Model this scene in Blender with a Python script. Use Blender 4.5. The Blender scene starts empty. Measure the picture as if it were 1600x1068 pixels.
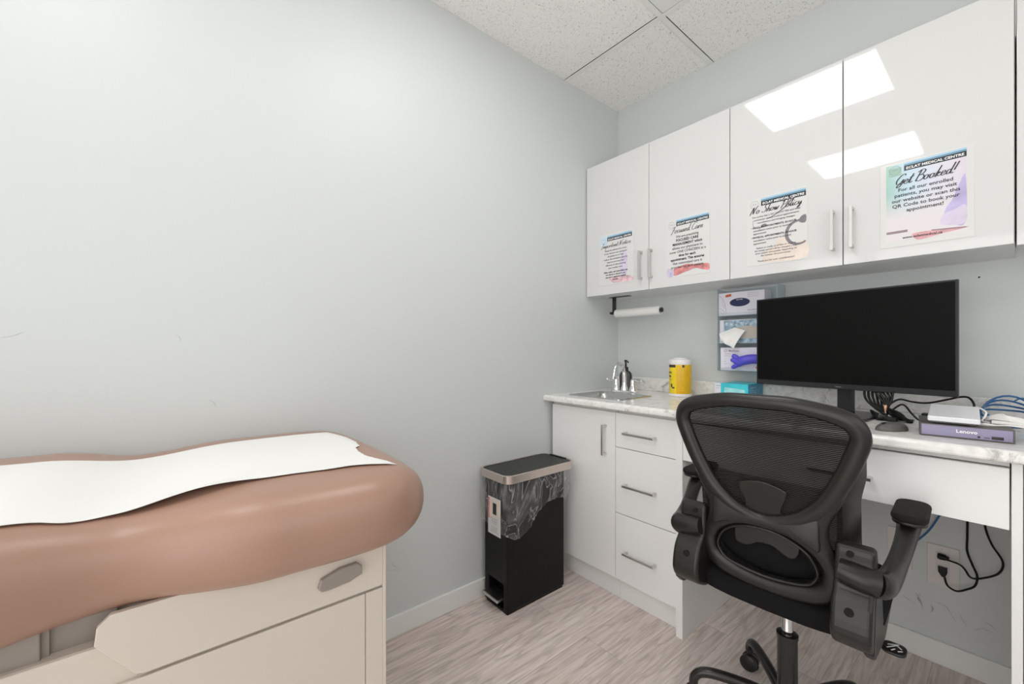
import bpy, bmesh, math, random
from mathutils import Vector, Matrix, noise

random.seed(7)
scn = bpy.context.scene
COL = scn.collection
PI = math.pi

# ------------------------------------------------------------------ camera
cam_d = bpy.data.cameras.new('camera')
cam_d.sensor_width = 36.0
cam_d.lens = 649.24 / 1600 * 36.0
cam_d.shift_y = (545.97 - 534.0) / 1600
cam_d.clip_start = 0.02
cam_o = bpy.data.objects.new('camera', cam_d)
COL.objects.link(cam_o)
cam_o.location = (1.6, -2.1943, 1.1558)
cam_o.rotation_euler = (PI / 2, 0, math.radians(50.436))
scn.camera = cam_o

# ------------------------------------------------------------------ world, light and exposure
LIGHT_STRENGTH = 7.2
SKY_STRENGTH = 1.25
SKY_FRONT = 2.4
GROUND = 1.15
w = bpy.data.worlds.new('world')
scn.world = w
w.use_nodes = True
w.node_tree.nodes['Background'].inputs[0].default_value = (1.0, 0.985, 0.965, 1)
wn = w.node_tree
wtc = wn.nodes.new('ShaderNodeTexCoord')          # sky raised towards -y as fill through the added openings
wsp = wn.nodes.new('ShaderNodeSeparateXYZ')
wmr = wn.nodes.new('ShaderNodeMapRange')
wmr.inputs['From Min'].default_value = 0.0
wmr.inputs['From Max'].default_value = -1.0
wmr.inputs['To Min'].default_value = SKY_STRENGTH
wmr.inputs['To Max'].default_value = SKY_FRONT
wn.links.new(wtc.outputs['Generated'], wsp.inputs[0])
wn.links.new(wsp.outputs[1], wmr.inputs[0])
wgr = wn.nodes.new('ShaderNodeMapRange')          # below the horizon brightened as fill for the ceiling
wgr.inputs['From Min'].default_value = -0.05
wgr.inputs['From Max'].default_value = 0.05
wgr.inputs['To Min'].default_value = GROUND
wgr.inputs['To Max'].default_value = 1.0
wn.links.new(wsp.outputs[2], wgr.inputs[0])
wmu = wn.nodes.new('ShaderNodeMath')
wmu.operation = 'MULTIPLY'
wn.links.new(wmr.outputs[0], wmu.inputs[0])
wn.links.new(wgr.outputs[0], wmu.inputs[1])
wn.links.new(wmu.outputs[0], wn.nodes['Background'].inputs[1])
scn.view_settings.view_transform = 'Standard'
scn.view_settings.look = 'None'
scn.view_settings.gamma = 1.0
scn.view_settings.use_curve_mapping = False
scn.view_settings.exposure = 0.10
scn.cycles.max_bounces = 14
scn.cycles.diffuse_bounces = 8
scn.cycles.transparent_max_bounces = 16

# room dimensions
RX, RY, H = 2.45, -3.45, 2.653
CT = 0.915      # worktop height


# ------------------------------------------------------------------ materials
def srgb(r, g, b):
    f = lambda c: (c / 255 / 12.92) if c / 255 <= 0.04045 else ((c / 255 + 0.055) / 1.055) ** 2.4
    return (f(r), f(g), f(b), 1)


def mat(name, color, rough=0.5, metal=0.0, coat=0.0, bump=None, spec=0.5, mottled=None, stretch=(1, 1, 1), alpha=None, emit=None):
    m = bpy.data.materials.new(name)
    m.use_nodes = True
    nt = m.node_tree
    b = nt.nodes['Principled BSDF']
    b.inputs['Base Color'].default_value = color if len(color) == 4 else (*color, 1)
    b.inputs['Roughness'].default_value = rough
    b.inputs['Metallic'].default_value = metal
    b.inputs['Specular IOR Level'].default_value = spec
    b.inputs['Coat Weight'].default_value = coat
    b.inputs['Coat Roughness'].default_value = 0.03
    if alpha is not None:
        b.inputs['Alpha'].default_value = alpha
    if emit is not None:
        b.inputs['Emission Color'].default_value = (*emit[:3], 1)
        b.inputs['Emission Strength'].default_value = emit[3]
    if bump or mottled:
        tc = nt.nodes.new('ShaderNodeTexCoord')
        mp = nt.nodes.new('ShaderNodeMapping')
        mp.inputs['Scale'].default_value = stretch
        nt.links.new(tc.outputs['Object'], mp.inputs['Vector'])
        nz = nt.nodes.new('ShaderNodeTexNoise')
        nz.inputs['Scale'].default_value = (bump or mottled)[0]
        nz.inputs['Detail'].default_value = 4
        nt.links.new(mp.outputs[0], nz.inputs['Vector'])
        if bump:
            bp = nt.nodes.new('ShaderNodeBump')
            bp.inputs['Strength'].default_value = bump[1]
            bp.inputs['Distance'].default_value = 0.002
            nt.links.new(nz.outputs[0], bp.inputs['Height'])
            nt.links.new(bp.outputs[0], b.inputs['Normal'])
        if mottled:
            rp = nt.nodes.new('ShaderNodeValToRGB')
            c = color
            k = mottled[1]
            rp.color_ramp.elements[0].position = 0.35
            rp.color_ramp.elements[1].position = 0.65
            rp.color_ramp.elements[0].color = (c[0] * (1 - k), c[1] * (1 - k), c[2] * (1 - k), 1)
            rp.color_ramp.elements[1].color = (min(1, c[0] * (1 + k)), min(1, c[1] * (1 + k)), min(1, c[2] * (1 + k)), 1)
            nt.links.new(nz.outputs[0], rp.inputs[0])
            nt.links.new(rp.outputs[0], b.inputs['Base Color'])
    return m


def new_nodes(name):
    m = bpy.data.materials.new(name)
    m.use_nodes = True
    nt = m.node_tree
    return m, nt, nt.nodes['Principled BSDF'], lambda t: nt.nodes.new(t), nt.links.new


M = {}
M['wall'] = mat('wall_paint', (0.624, 0.651, 0.651), 0.42, bump=(160, 0.12), spec=0.35, mottled=None)
M['trim'] = mat('trim_paint', (0.80, 0.80, 0.79), 0.3)
M['white_gloss'] = mat('white_gloss_laminate', (0.69, 0.69, 0.685), 0.035, spec=0.62, bump=(60, 0.012), stretch=(1, 1, .12))
M['white_satin'] = mat('white_satin_board', (0.86, 0.86, 0.855), 0.28, bump=(220, 0.06), stretch=(1, 1, .1))
M['white_board'] = mat('white_board', (0.72, 0.72, 0.715), 0.4, bump=(100, 0.03))
M['shadow_gap'] = mat('dark_gap', (0.003, 0.003, 0.003), 0.9, mottled=(8, .1))  # near-black colour standing in for the shade inside gaps and holes
M['nickel'] = mat('brushed_nickel', (0.62, 0.61, 0.60), 0.28, metal=1.0, bump=(300, 0.05), stretch=(.1, 1, 1))
M['chrome'] = mat('chrome', (0.82, 0.82, 0.83), 0.07, metal=1.0, bump=(5, 0.01))
M['steel'] = mat('sink_steel', (0.56, 0.56, 0.55), 0.27, metal=1.0, bump=(400, 0.05), stretch=(.05, 1, 1))
M['bin_band'] = mat('champagne_steel', (0.66, 0.58, 0.53), 0.33, metal=0.9, bump=(500, 0.06), stretch=(1, 1, .05))
M['black_plastic'] = mat('black_plastic', (0.012, 0.012, 0.012), 0.33, bump=(500, 0.04))
M['black_satin'] = mat('black_satin_metal', (0.018, 0.017, 0.016), 0.22, bump=(300, 0.02))
M['bin_body'] = mat('bin_black', (0.006, 0.006, 0.006), 0.28, bump=(200, 0.03), spec=0.22)
M['bin_lid'] = mat('bin_lid_black', (0.022, 0.022, 0.021), 0.42, bump=(300, 0.06), spec=0.3)
M['chair_plastic'] = mat('chair_grey_black_plastic', (0.014, 0.0128, 0.0115), 0.31, bump=(700, 0.08), spec=0.45)
M['chair_fabric'] = mat('chair_black_fabric', (0.009, 0.0088, 0.010), 0.95, bump=(900, 0.5), spec=0.15)
M['pad'] = mat('arm_pad_fabric', (0.011, 0.0105, 0.010), 0.8, bump=(900, 0.5), spec=0.25)
M['vinyl'] = mat('brown_vinyl', (0.385, 0.232, 0.172), 0.33, bump=(330, 0.16), spec=0.5)
M['cream'] = mat('cream_panel', (0.66, 0.60, 0.53), 0.38, bump=(260, 0.05))
M['taupe'] = mat('taupe_metal', (0.30, 0.265, 0.235), 0.4, bump=(260, 0.05))
M['paper'] = mat('exam_paper', (0.82, 0.82, 0.80), 0.75, bump=(90, 0.10), stretch=(1, 6, 1))
M['paper_roll'] = mat('towel_paper', (0.78, 0.78, 0.77), 0.85, bump=(250, 0.2))
M['poster'] = mat('laminated_sheet', (0.715, 0.71, 0.705), 0.12, bump=(25, 0.05))
M['ink'] = mat('black_ink', (0.03, 0.03, 0.035), 0.25, bump=(30, 0.02))
M['ink_grey'] = mat('grey_ink', (0.28, 0.27, 0.30), 0.4, bump=(30, 0.02))
M['ink_white'] = mat('white_ink', (0.85, 0.85, 0.85), 0.25, bump=(30, 0.02))
M['band_blue'] = mat('blue_band', (0.17, 0.33, 0.47), 0.2, bump=(30, 0.02))
M['band_light'] = mat('light_blue_band', (0.42, 0.62, 0.76), 0.2, bump=(30, 0.02))
M['band_dark'] = mat('slate_band', (0.035, 0.045, 0.055), 0.2, bump=(30, 0.02))
M['coral'] = mat('printed_coral', (0.66, 0.25, 0.25), 0.2, mottled=(35, .3))
M['rose'] = mat('printed_rose', (0.70, 0.38, 0.40), 0.2, mottled=(35, .2))
M['pinkpale'] = mat('printed_pale_pink', (0.72, 0.50, 0.54), 0.2, mottled=(35, .25))
M['lilac'] = mat('printed_lilac', (0.52, 0.46, 0.72), 0.2, mottled=(12, .15))
M['lilacpale'] = mat('printed_pale_lilac', (0.66, 0.60, 0.74), 0.2, mottled=(12, .12))
M['mint'] = mat('printed_mint', (0.35, 0.55, 0.46), 0.2, mottled=(10, .1))
M['skyprint'] = mat('printed_sky', (0.58, 0.70, 0.80), 0.2, mottled=(8, .12))
M['peach'] = mat('printed_peach', (0.80, 0.70, 0.63), 0.2, mottled=(20, .06))
M['mauve'] = mat('printed_mauve', (0.33, 0.24, 0.27), 0.2, mottled=(20, .1))
M['stetho'] = mat('printed_grey', (0.24, 0.22, 0.24), 0.2, mottled=(20, .1))
M['screen'] = mat('screen_black', (0.003, 0.003, 0.003), 0.38, bump=(400, 0.02), spec=0.12)
M['bezel'] = mat('monitor_grey_plastic', (0.020, 0.021, 0.023), 0.38, bump=(300, 0.05), spec=0.35)
M['pc_case'] = mat('pc_grey_metal', (0.10, 0.097, 0.09), 0.45, bump=(400, 0.1))
M['pc_front'] = mat('lilac_film', (0.265, 0.245, 0.385), 0.22, bump=(200, 0.05))
M['white_plastic'] = mat('white_plastic', (0.78, 0.79, 0.82), 0.28, bump=(100, 0.02))
M['cable_black'] = mat('black_cable', (0.005, 0.005, 0.005), 0.35, bump=(300, 0.05), spec=0.3)
M['cable_blue'] = mat('blue_cable', (0.035, 0.14, 0.34), 0.38, bump=(300, 0.05))
M['cable_white'] = mat('white_cable', (0.80, 0.79, 0.77), 0.35, bump=(300, 0.05))
M['copper'] = mat('orange_tie', (0.72, 0.40, 0.26), 0.35, bump=(300, 0.05))
M['plate'] = mat('outlet_plate', (0.70, 0.66, 0.64), 0.4, bump=(100, 0.03))
M['box_white'] = mat('carton_white', (0.74, 0.72, 0.80), 0.3, bump=(60, 0.03))
M['box_blue'] = mat('carton_frost_blue', (0.33, 0.47, 0.58), 0.35, mottled=(70, .45))
M['navy'] = mat('navy_gloves', (0.004, 0.008, 0.075), 0.3, bump=(60, 0.3))
M['glove'] = mat('violet_nitrile', (0.10, 0.085, 0.62), 0.38, bump=(160, 0.4))
M['tissue'] = mat('tissue', (0.85, 0.85, 0.83), 0.8, bump=(120, 0.15))
M['card_beige'] = mat('card_beige', (0.55, 0.50, 0.45), 0.7, bump=(60, 0.1))
M['aqua'] = mat('aqua_carton', (0.05, 0.56, 0.66), 0.3, mottled=(9, .15))
M['blue2'] = mat('blue_carton', (0.02, 0.27, 0.46), 0.3, mottled=(40, .35))
M['aqua_pale'] = mat('pale_aqua_print', (0.35, 0.75, 0.78), 0.3, mottled=(40, .1))
M['yellow'] = mat('yellow_label', (0.80, 0.47, 0.006), 0.3, mottled=(12, .06))
M['yellow2'] = mat('bright_yellow_label', (0.88, 0.66, 0.02), 0.3, mottled=(12, .04))
M['gold_ink'] = mat('gold_ink', (0.42, 0.27, 0.02), 0.4, mottled=(12, .1))
M['orange_ink'] = mat('orange_red_ink', (0.62, 0.12, 0.05), 0.4, mottled=(12, .1))
M['tub'] = mat('tub_white', (0.80, 0.77, 0.77), 0.35, bump=(60, 0.02))
M['scuff'] = mat('scuff', (0.43, 0.45, 0.46), 0.6, mottled=(60, .2))
M['scuff_light'] = mat('scuff_light', (0.50, 0.53, 0.53), 0.6, mottled=(60, .1))
M['grid'] = mat('ceiling_grid', (0.80, 0.80, 0.78), 0.45, bump=(60, 0.02))
M['diffuser'] = mat('light_diffuser', (0.8, 0.8, 0.8), 0.4, emit=(1.0, 0.99, 0.98, LIGHT_STRENGTH))
M['rubber'] = mat('rubber_grey', (0.05, 0.05, 0.05), 0.6, bump=(100, .1))


def glassy(name, color, rough, t, tint=(1, 1, 1)):
    """clear sheet: transparent with a glossy skin"""
    m, nt, b, N, L = new_nodes(name)
    out = nt.nodes['Material Output']
    tr = N('ShaderNodeBsdfTransparent')
    tr.inputs[0].default_value = (*tint, 1)
    mx = N('ShaderNodeMixShader')
    fr = N('ShaderNodeFresnel')
    fr.inputs[0].default_value = 1.45
    nz = N('ShaderNodeTexNoise')
    nz.inputs['Scale'].default_value = 22
    nz.inputs['Detail'].default_value = 4
    ad = N('ShaderNodeMath')
    ad.operation = 'MULTIPLY_ADD'
    ad.inputs[1].default_value = 1.0
    ad.inputs[2].default_value = t
    L(fr.outputs[0], ad.inputs[0])
    b.inputs['Base Color'].default_value = (*color, 1)
    b.inputs['Roughness'].default_value = rough
    bp = N('ShaderNodeBump')
    bp.inputs['Strength'].default_value = 0.3
    bp.inputs['Distance'].default_value = 0.003
    L(nz.outputs[0], bp.inputs['Height'])
    L(bp.outputs[0], b.inputs['Normal'])
    L(ad.outputs[0], mx.inputs[0])
    L(tr.outputs[0], mx.inputs[1])
    L(b.outputs[0], mx.inputs[2])
    L(mx.outputs[0], out.inputs[0])
    return m


M['acrylic'] = glassy('clear_acrylic', (0.80, 0.87, 0.90), 0.08, 0.06, (0.99, 1.0, 1.0))
M['bottle'] = glassy('smoked_glass', (0.10, 0.10, 0.105), 0.08, 0.45, (0.60, 0.60, 0.61))


def bag_material():
    m, nt, b, N, L = new_nodes('clear_bag_film')
    out = nt.nodes['Material Output']
    tc = N('ShaderNodeTexCoord')
    mp = N('ShaderNodeMapping')
    mp.inputs['Scale'].default_value = (1.0, 1.0, 0.38)
    L(tc.outputs['Object'], mp.inputs['Vector'])
    nz = N('ShaderNodeTexNoise')
    nz.inputs['Scale'].default_value = 9
    nz.inputs['Detail'].default_value = 2.5
    nz.inputs['Distortion'].default_value = 2.2
    L(mp.outputs[0], nz.inputs['Vector'])
    rp = N('ShaderNodeValToRGB')  # denser opacity bands stand in for highlight lines along the folds
    e = rp.color_ramp.elements
    e[0].position = 0.44
    e[0].color = (0.05, 0.05, 0.05, 1)
    e[1].position = 0.475
    e[1].color = (0.40, 0.40, 0.40, 1)
    e.new(0.50).color = (0.07, 0.07, 0.07, 1)
    e.new(0.60).color = (0.16, 0.16, 0.16, 1)
    e.new(0.66).color = (0.34, 0.34, 0.34, 1)
    e.new(0.70).color = (0.10, 0.10, 0.10, 1)
    L(nz.outputs[0], rp.inputs[0])
    bp = N('ShaderNodeBump')
    bp.inputs['Strength'].default_value = 0.9
    bp.inputs['Distance'].default_value = 0.02
    L(nz.outputs[0], bp.inputs['Height'])
    b.inputs['Base Color'].default_value = (0.75, 0.75, 0.76, 1)
    b.inputs['Roughness'].default_value = 0.18
    L(bp.outputs[0], b.inputs['Normal'])
    tr = N('ShaderNodeBsdfTransparent')
    mx = N('ShaderNodeMixShader')
    L(rp.outputs[0], mx.inputs[0])
    L(tr.outputs[0], mx.inputs[1])
    L(b.outputs[0], mx.inputs[2])
    L(mx.outputs[0], out.inputs[0])
    return m


M['bag'] = bag_material()


def mesh_fabric():
    """fine horizontal threads with open gaps between them"""
    m, nt, b, N, L = new_nodes('chair_mesh')
    out = nt.nodes['Material Output']
    tc = N('ShaderNodeTexCoord')
    wv = N('ShaderNodeTexWave')
    wv.bands_direction = 'Z'
    wv.inputs['Scale'].default_value = 70
    wv.inputs['Distortion'].default_value = 0.35
    wv.inputs['Detail Scale'].default_value = 4
    L(tc.outputs['Object'], wv.inputs['Vector'])
    rp = N('ShaderNodeValToRGB')
    rp.color_ramp.elements[0].position = 0.60
    rp.color_ramp.elements[0].color = (0, 0, 0, 1)
    rp.color_ramp.elements[1].position = 0.95
    rp.color_ramp.elements[1].color = (0.26, 0.26, 0.26, 1)
    L(wv.outputs[0], rp.inputs[0])
    tr = N('ShaderNodeBsdfTransparent')
    mx = N('ShaderNodeMixShader')
    b.inputs['Base Color'].default_value = (0.006, 0.006, 0.006, 1)
    b.inputs['Specular IOR Level'].default_value = 0.15
    b.inputs['Roughness'].default_value = 0.6
    L(rp.outputs[0], mx.inputs[0])
    L(b.outputs[0], mx.inputs[1])
    L(tr.outputs[0], mx.inputs[2])
    L(mx.outputs[0], out.inputs[0])
    return m


M['mesh'] = mesh_fabric()


def marble():
    m, nt, b, N, L = new_nodes('marbled_laminate')
    tc = N('ShaderNodeTexCoord')
    n1 = N('ShaderNodeTexNoise')
    n1.inputs['Scale'].default_value = 16
    n1.inputs['Detail'].default_value = 9
    n1.inputs['Roughness'].default_value = 0.68
    n1.inputs['Distortion'].default_value = 0.9
    n2 = N('ShaderNodeTexNoise')
    n2.inputs['Scale'].default_value = 45
    n2.inputs['Detail'].default_value = 6
    L(tc.outputs['Object'], n1.inputs['Vector'])
    L(tc.outputs['Object'], n2.inputs['Vector'])
    r1 = N('ShaderNodeValToRGB')
    r1.color_ramp.elements[0].position = 0.34
    r1.color_ramp.elements[0].color = (0.50, 0.49, 0.47, 1)
    r1.color_ramp.elements[1].position = 0.44
    r1.color_ramp.elements[1].color = (0.86, 0.85, 0.83, 1)
    r2 = N('ShaderNodeValToRGB')
    r2.color_ramp.elements[0].position = 0.3
    r2.color_ramp.elements[0].color = (0.86, 0.855, 0.85, 1)
    r2.color_ramp.elements[1].position = 0.6
    r2.color_ramp.elements[1].color = (1, 1, 1, 1)
    L(n1.outputs[0], r1.inputs[0])
    L(n2.outputs[0], r2.inputs[0])
    mx = N('ShaderNodeMixRGB')
    mx.blend_type = 'MULTIPLY'
    mx.inputs[0].default_value = 1
    L(r1.outputs[0], mx.inputs[1])
    L(r2.outputs[0], mx.inputs[2])
    L(mx.outputs[0], b.inputs['Base Color'])
    b.inputs['Roughness'].default_value = 0.2
    return m


M['marble'] = marble()


def floor_wood():
    m, nt, b, N, L = new_nodes('grey_oak_planks')
    tc = N('ShaderNodeTexCoord')
    mp = N('ShaderNodeMapping')            # planks run along world y
    mp.inputs['Rotation'].default_value = (0, 0, PI / 2)
    mp.inputs['Location'].default_value = (0.32, 0.05, 0)
    L(tc.outputs['Object'], mp.inputs['Vector'])
    br = N('ShaderNodeTexBrick')
    br.offset = 0.37
    br.inputs['Scale'].default_value = 1
    br.inputs['Brick Width'].default_value = 1.22
    br.inputs['Row Height'].default_value = 0.182
    br.inputs['Mortar Size'].default_value = 0.0012
    br.inputs['Mortar Smooth'].default_value = 0.3
    br.inputs['Color1'].default_value = (0, 0, 0, 1)
    br.inputs['Color2'].default_value = (1, 1, 1, 1)
    br.inputs['Mortar'].default_value = (0.3, 0.3, 0.3, 1)
    L(mp.outputs[0], br.inputs['Vector'])
    sp = N('ShaderNodeMapping')
    sp.inputs['Scale'].default_value = (2.4, 46, 1)
    L(mp.outputs[0], sp.inputs['Vector'])
    # each plank shifts its own grain
    ad = N('ShaderNodeVectorMath')
    ad.operation = 'MULTIPLY_ADD'
    ad.inputs[1].default_value = (7, 9, 5)
    L(br.outputs['Color'], ad.inputs[0])
    L(sp.outputs[0], ad.inputs[2])
    gr = N('ShaderNodeTexNoise')
    gr.inputs['Scale'].default_value = 1.6
    gr.inputs['Detail'].default_value = 10
    gr.inputs['Roughness'].default_value = 0.65
    gr.inputs['Distortion'].default_value = 0.5
    L(ad.outputs[0], gr.inputs['Vector'])
    sp2 = N('ShaderNodeMapping')
    sp2.inputs['Scale'].default_value = (0.9, 6.5, 1)
    L(mp.outputs[0], sp2.inputs['Vector'])
    ad2 = N('ShaderNodeVectorMath')
    ad2.operation = 'MULTIPLY_ADD'
    ad2.inputs[1].default_value = (3, 5, 5)
    L(br.outputs['Color'], ad2.inputs[0])
    L(sp2.outputs[0], ad2.inputs[2])
    big = N('ShaderNodeTexNoise')
    big.inputs['Scale'].default_value = 2.0
    big.inputs['Detail'].default_value = 3
    L(ad2.outputs[0], big.inputs['Vector'])
    mul = N('ShaderNodeMath')
    mul.operation = 'MULTIPLY'
    mul.inputs[1].default_value = 44
    L(big.outputs[0], mul.inputs[0])
    sn = N('ShaderNodeMath')
    sn.operation = 'SINE'
    L(mul.outputs[0], sn.inputs[0])
    r1 = N('ShaderNodeValToRGB')
    r1.color_ramp.elements[0].position = 0.30
    r1.color_ramp.elements[0].color = (0.58, 0.492, 0.45, 1)
    r1.color_ramp.elements[1].position = 0.60
    r1.color_ramp.elements[1].color = (0.88, 0.79, 0.74, 1)
    L(gr.outputs[0], r1.inputs[0])
    r2 = N('ShaderNodeValToRGB')
    r2.color_ramp.elements[0].position = 0.0
    r2.color_ramp.elements[0].color = (0.80, 0.79, 0.78, 1)
    r2.color_ramp.elements[1].position = 0.35
    r2.color_ramp.elements[1].color = (1, 1, 1, 1)
    s01 = N('ShaderNodeMath')
    s01.operation = 'MULTIPLY_ADD'
    s01.inputs[1].default_value = 0.5
    s01.inputs[2].default_value = 0.5
    L(sn.outputs[0], s01.inputs[0])
    L(s01.outputs[0], r2.inputs[0])
    m1 = N('ShaderNodeMixRGB')
    m1.blend_type = 'MULTIPLY'
    m1.inputs[0].default_value = 0.8
    L(r1.outputs[0], m1.inputs[1])
    L(r2.outputs[0], m1.inputs[2])
    r3 = N('ShaderNodeValToRGB')
    r3.color_ramp.elements[0].color = (0.84, 0.82, 0.81, 1)
    r3.color_ramp.elements[1].color = (1.0, 1.0, 1.0, 1)
    L(br.outputs['Color'], r3.inputs[0])
    m2 = N('ShaderNodeMixRGB')
    m2.blend_type = 'MULTIPLY'
    m2.inputs[0].default_value = 1
    L(m1.outputs[0], m2.inputs[1])
    L(r3.outputs[0], m2.inputs[2])
    m3 = N('ShaderNodeMixRGB')
    m3.blend_type = 'MIX'
    m3.inputs[2].default_value = (0.17, 0.13, 0.12, 1)
    mf = N('ShaderNodeMath')
    mf.operation = 'MULTIPLY'
    mf.inputs[1].default_value = 0.4
    L(br.outputs['Fac'], mf.inputs[0])
    L(mf.outputs[0], m3.inputs[0])
    L(m2.outputs[0], m3.inputs[1])
    L(m3.outputs[0], b.inputs['Base Color'])
    b.inputs['Roughness'].default_value = 0.42
    bp = N('ShaderNodeBump')
    bp.inputs['Strength'].default_value = 0.15
    bp.inputs['Distance'].default_value = 0.002
    L(gr.outputs[0], bp.inputs['Height'])
    L(bp.outputs[0], b.inputs['Normal'])
    return m


M['floor'] = floor_wood()


def ceiling_tile():
    m, nt, b, N, L = new_nodes('mineral_tile')
    tc = N('ShaderNodeTexCoord')
    n1 = N('ShaderNodeTexNoise')
    n1.inputs['Scale'].default_value = 185
    n1.inputs['Detail'].default_value = 2
    n1.inputs['Distortion'].default_value = 1.5
    L(tc.outputs['Object'], n1.inputs['Vector'])
    r = N('ShaderNodeValToRGB')
    r.color_ramp.elements[0].position = 0.315
    r.color_ramp.elements[0].color = (0.16, 0.15, 0.14, 1)
    r.color_ramp.elements[1].position = 0.375
    r.color_ramp.elements[1].color = (0.90, 0.89, 0.87, 1)
    L(n1.outputs[0], r.inputs[0])
    L(r.outputs[0], b.inputs['Base Color'])
    b.inputs['Roughness'].default_value = 0.9
    bp = N('ShaderNodeBump')
    bp.inputs['Strength'].default_value = 0.4
    bp.inputs['Distance'].default_value = 0.003
    L(n1.outputs[0], bp.inputs['Height'])
    L(bp.outputs[0], b.inputs['Normal'])
    return m


M['tile'] = ceiling_tile()


# ------------------------------------------------------------------ mesh builder
def smooth_path(pts, n=8, closed=False):
    """Catmull-Rom through the points (any dimension)"""
    P = [Vector(p) for p in pts]
    out = []
    m = len(P)
    rng = range(m) if closed else range(m - 1)
    for i in rng:
        if closed:
            p0, p1, p2, p3 = P[(i - 1) % m], P[i], P[(i + 1) % m], P[(i + 2) % m]
        else:
            p0, p1, p2, p3 = P[max(i - 1, 0)], P[i], P[i + 1], P[min(i + 2, m - 1)]
        for k in range(n):
            t = k / n
            out.append(0.5 * ((2 * p1) + (-p0 + p2) * t + (2 * p0 - 5 * p1 + 4 * p2 - p3) * t * t + (-p0 + 3 * p1 - 3 * p2 + p3) * t ** 3))
    if not closed:
        out.append(P[-1])
    return out


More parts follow.
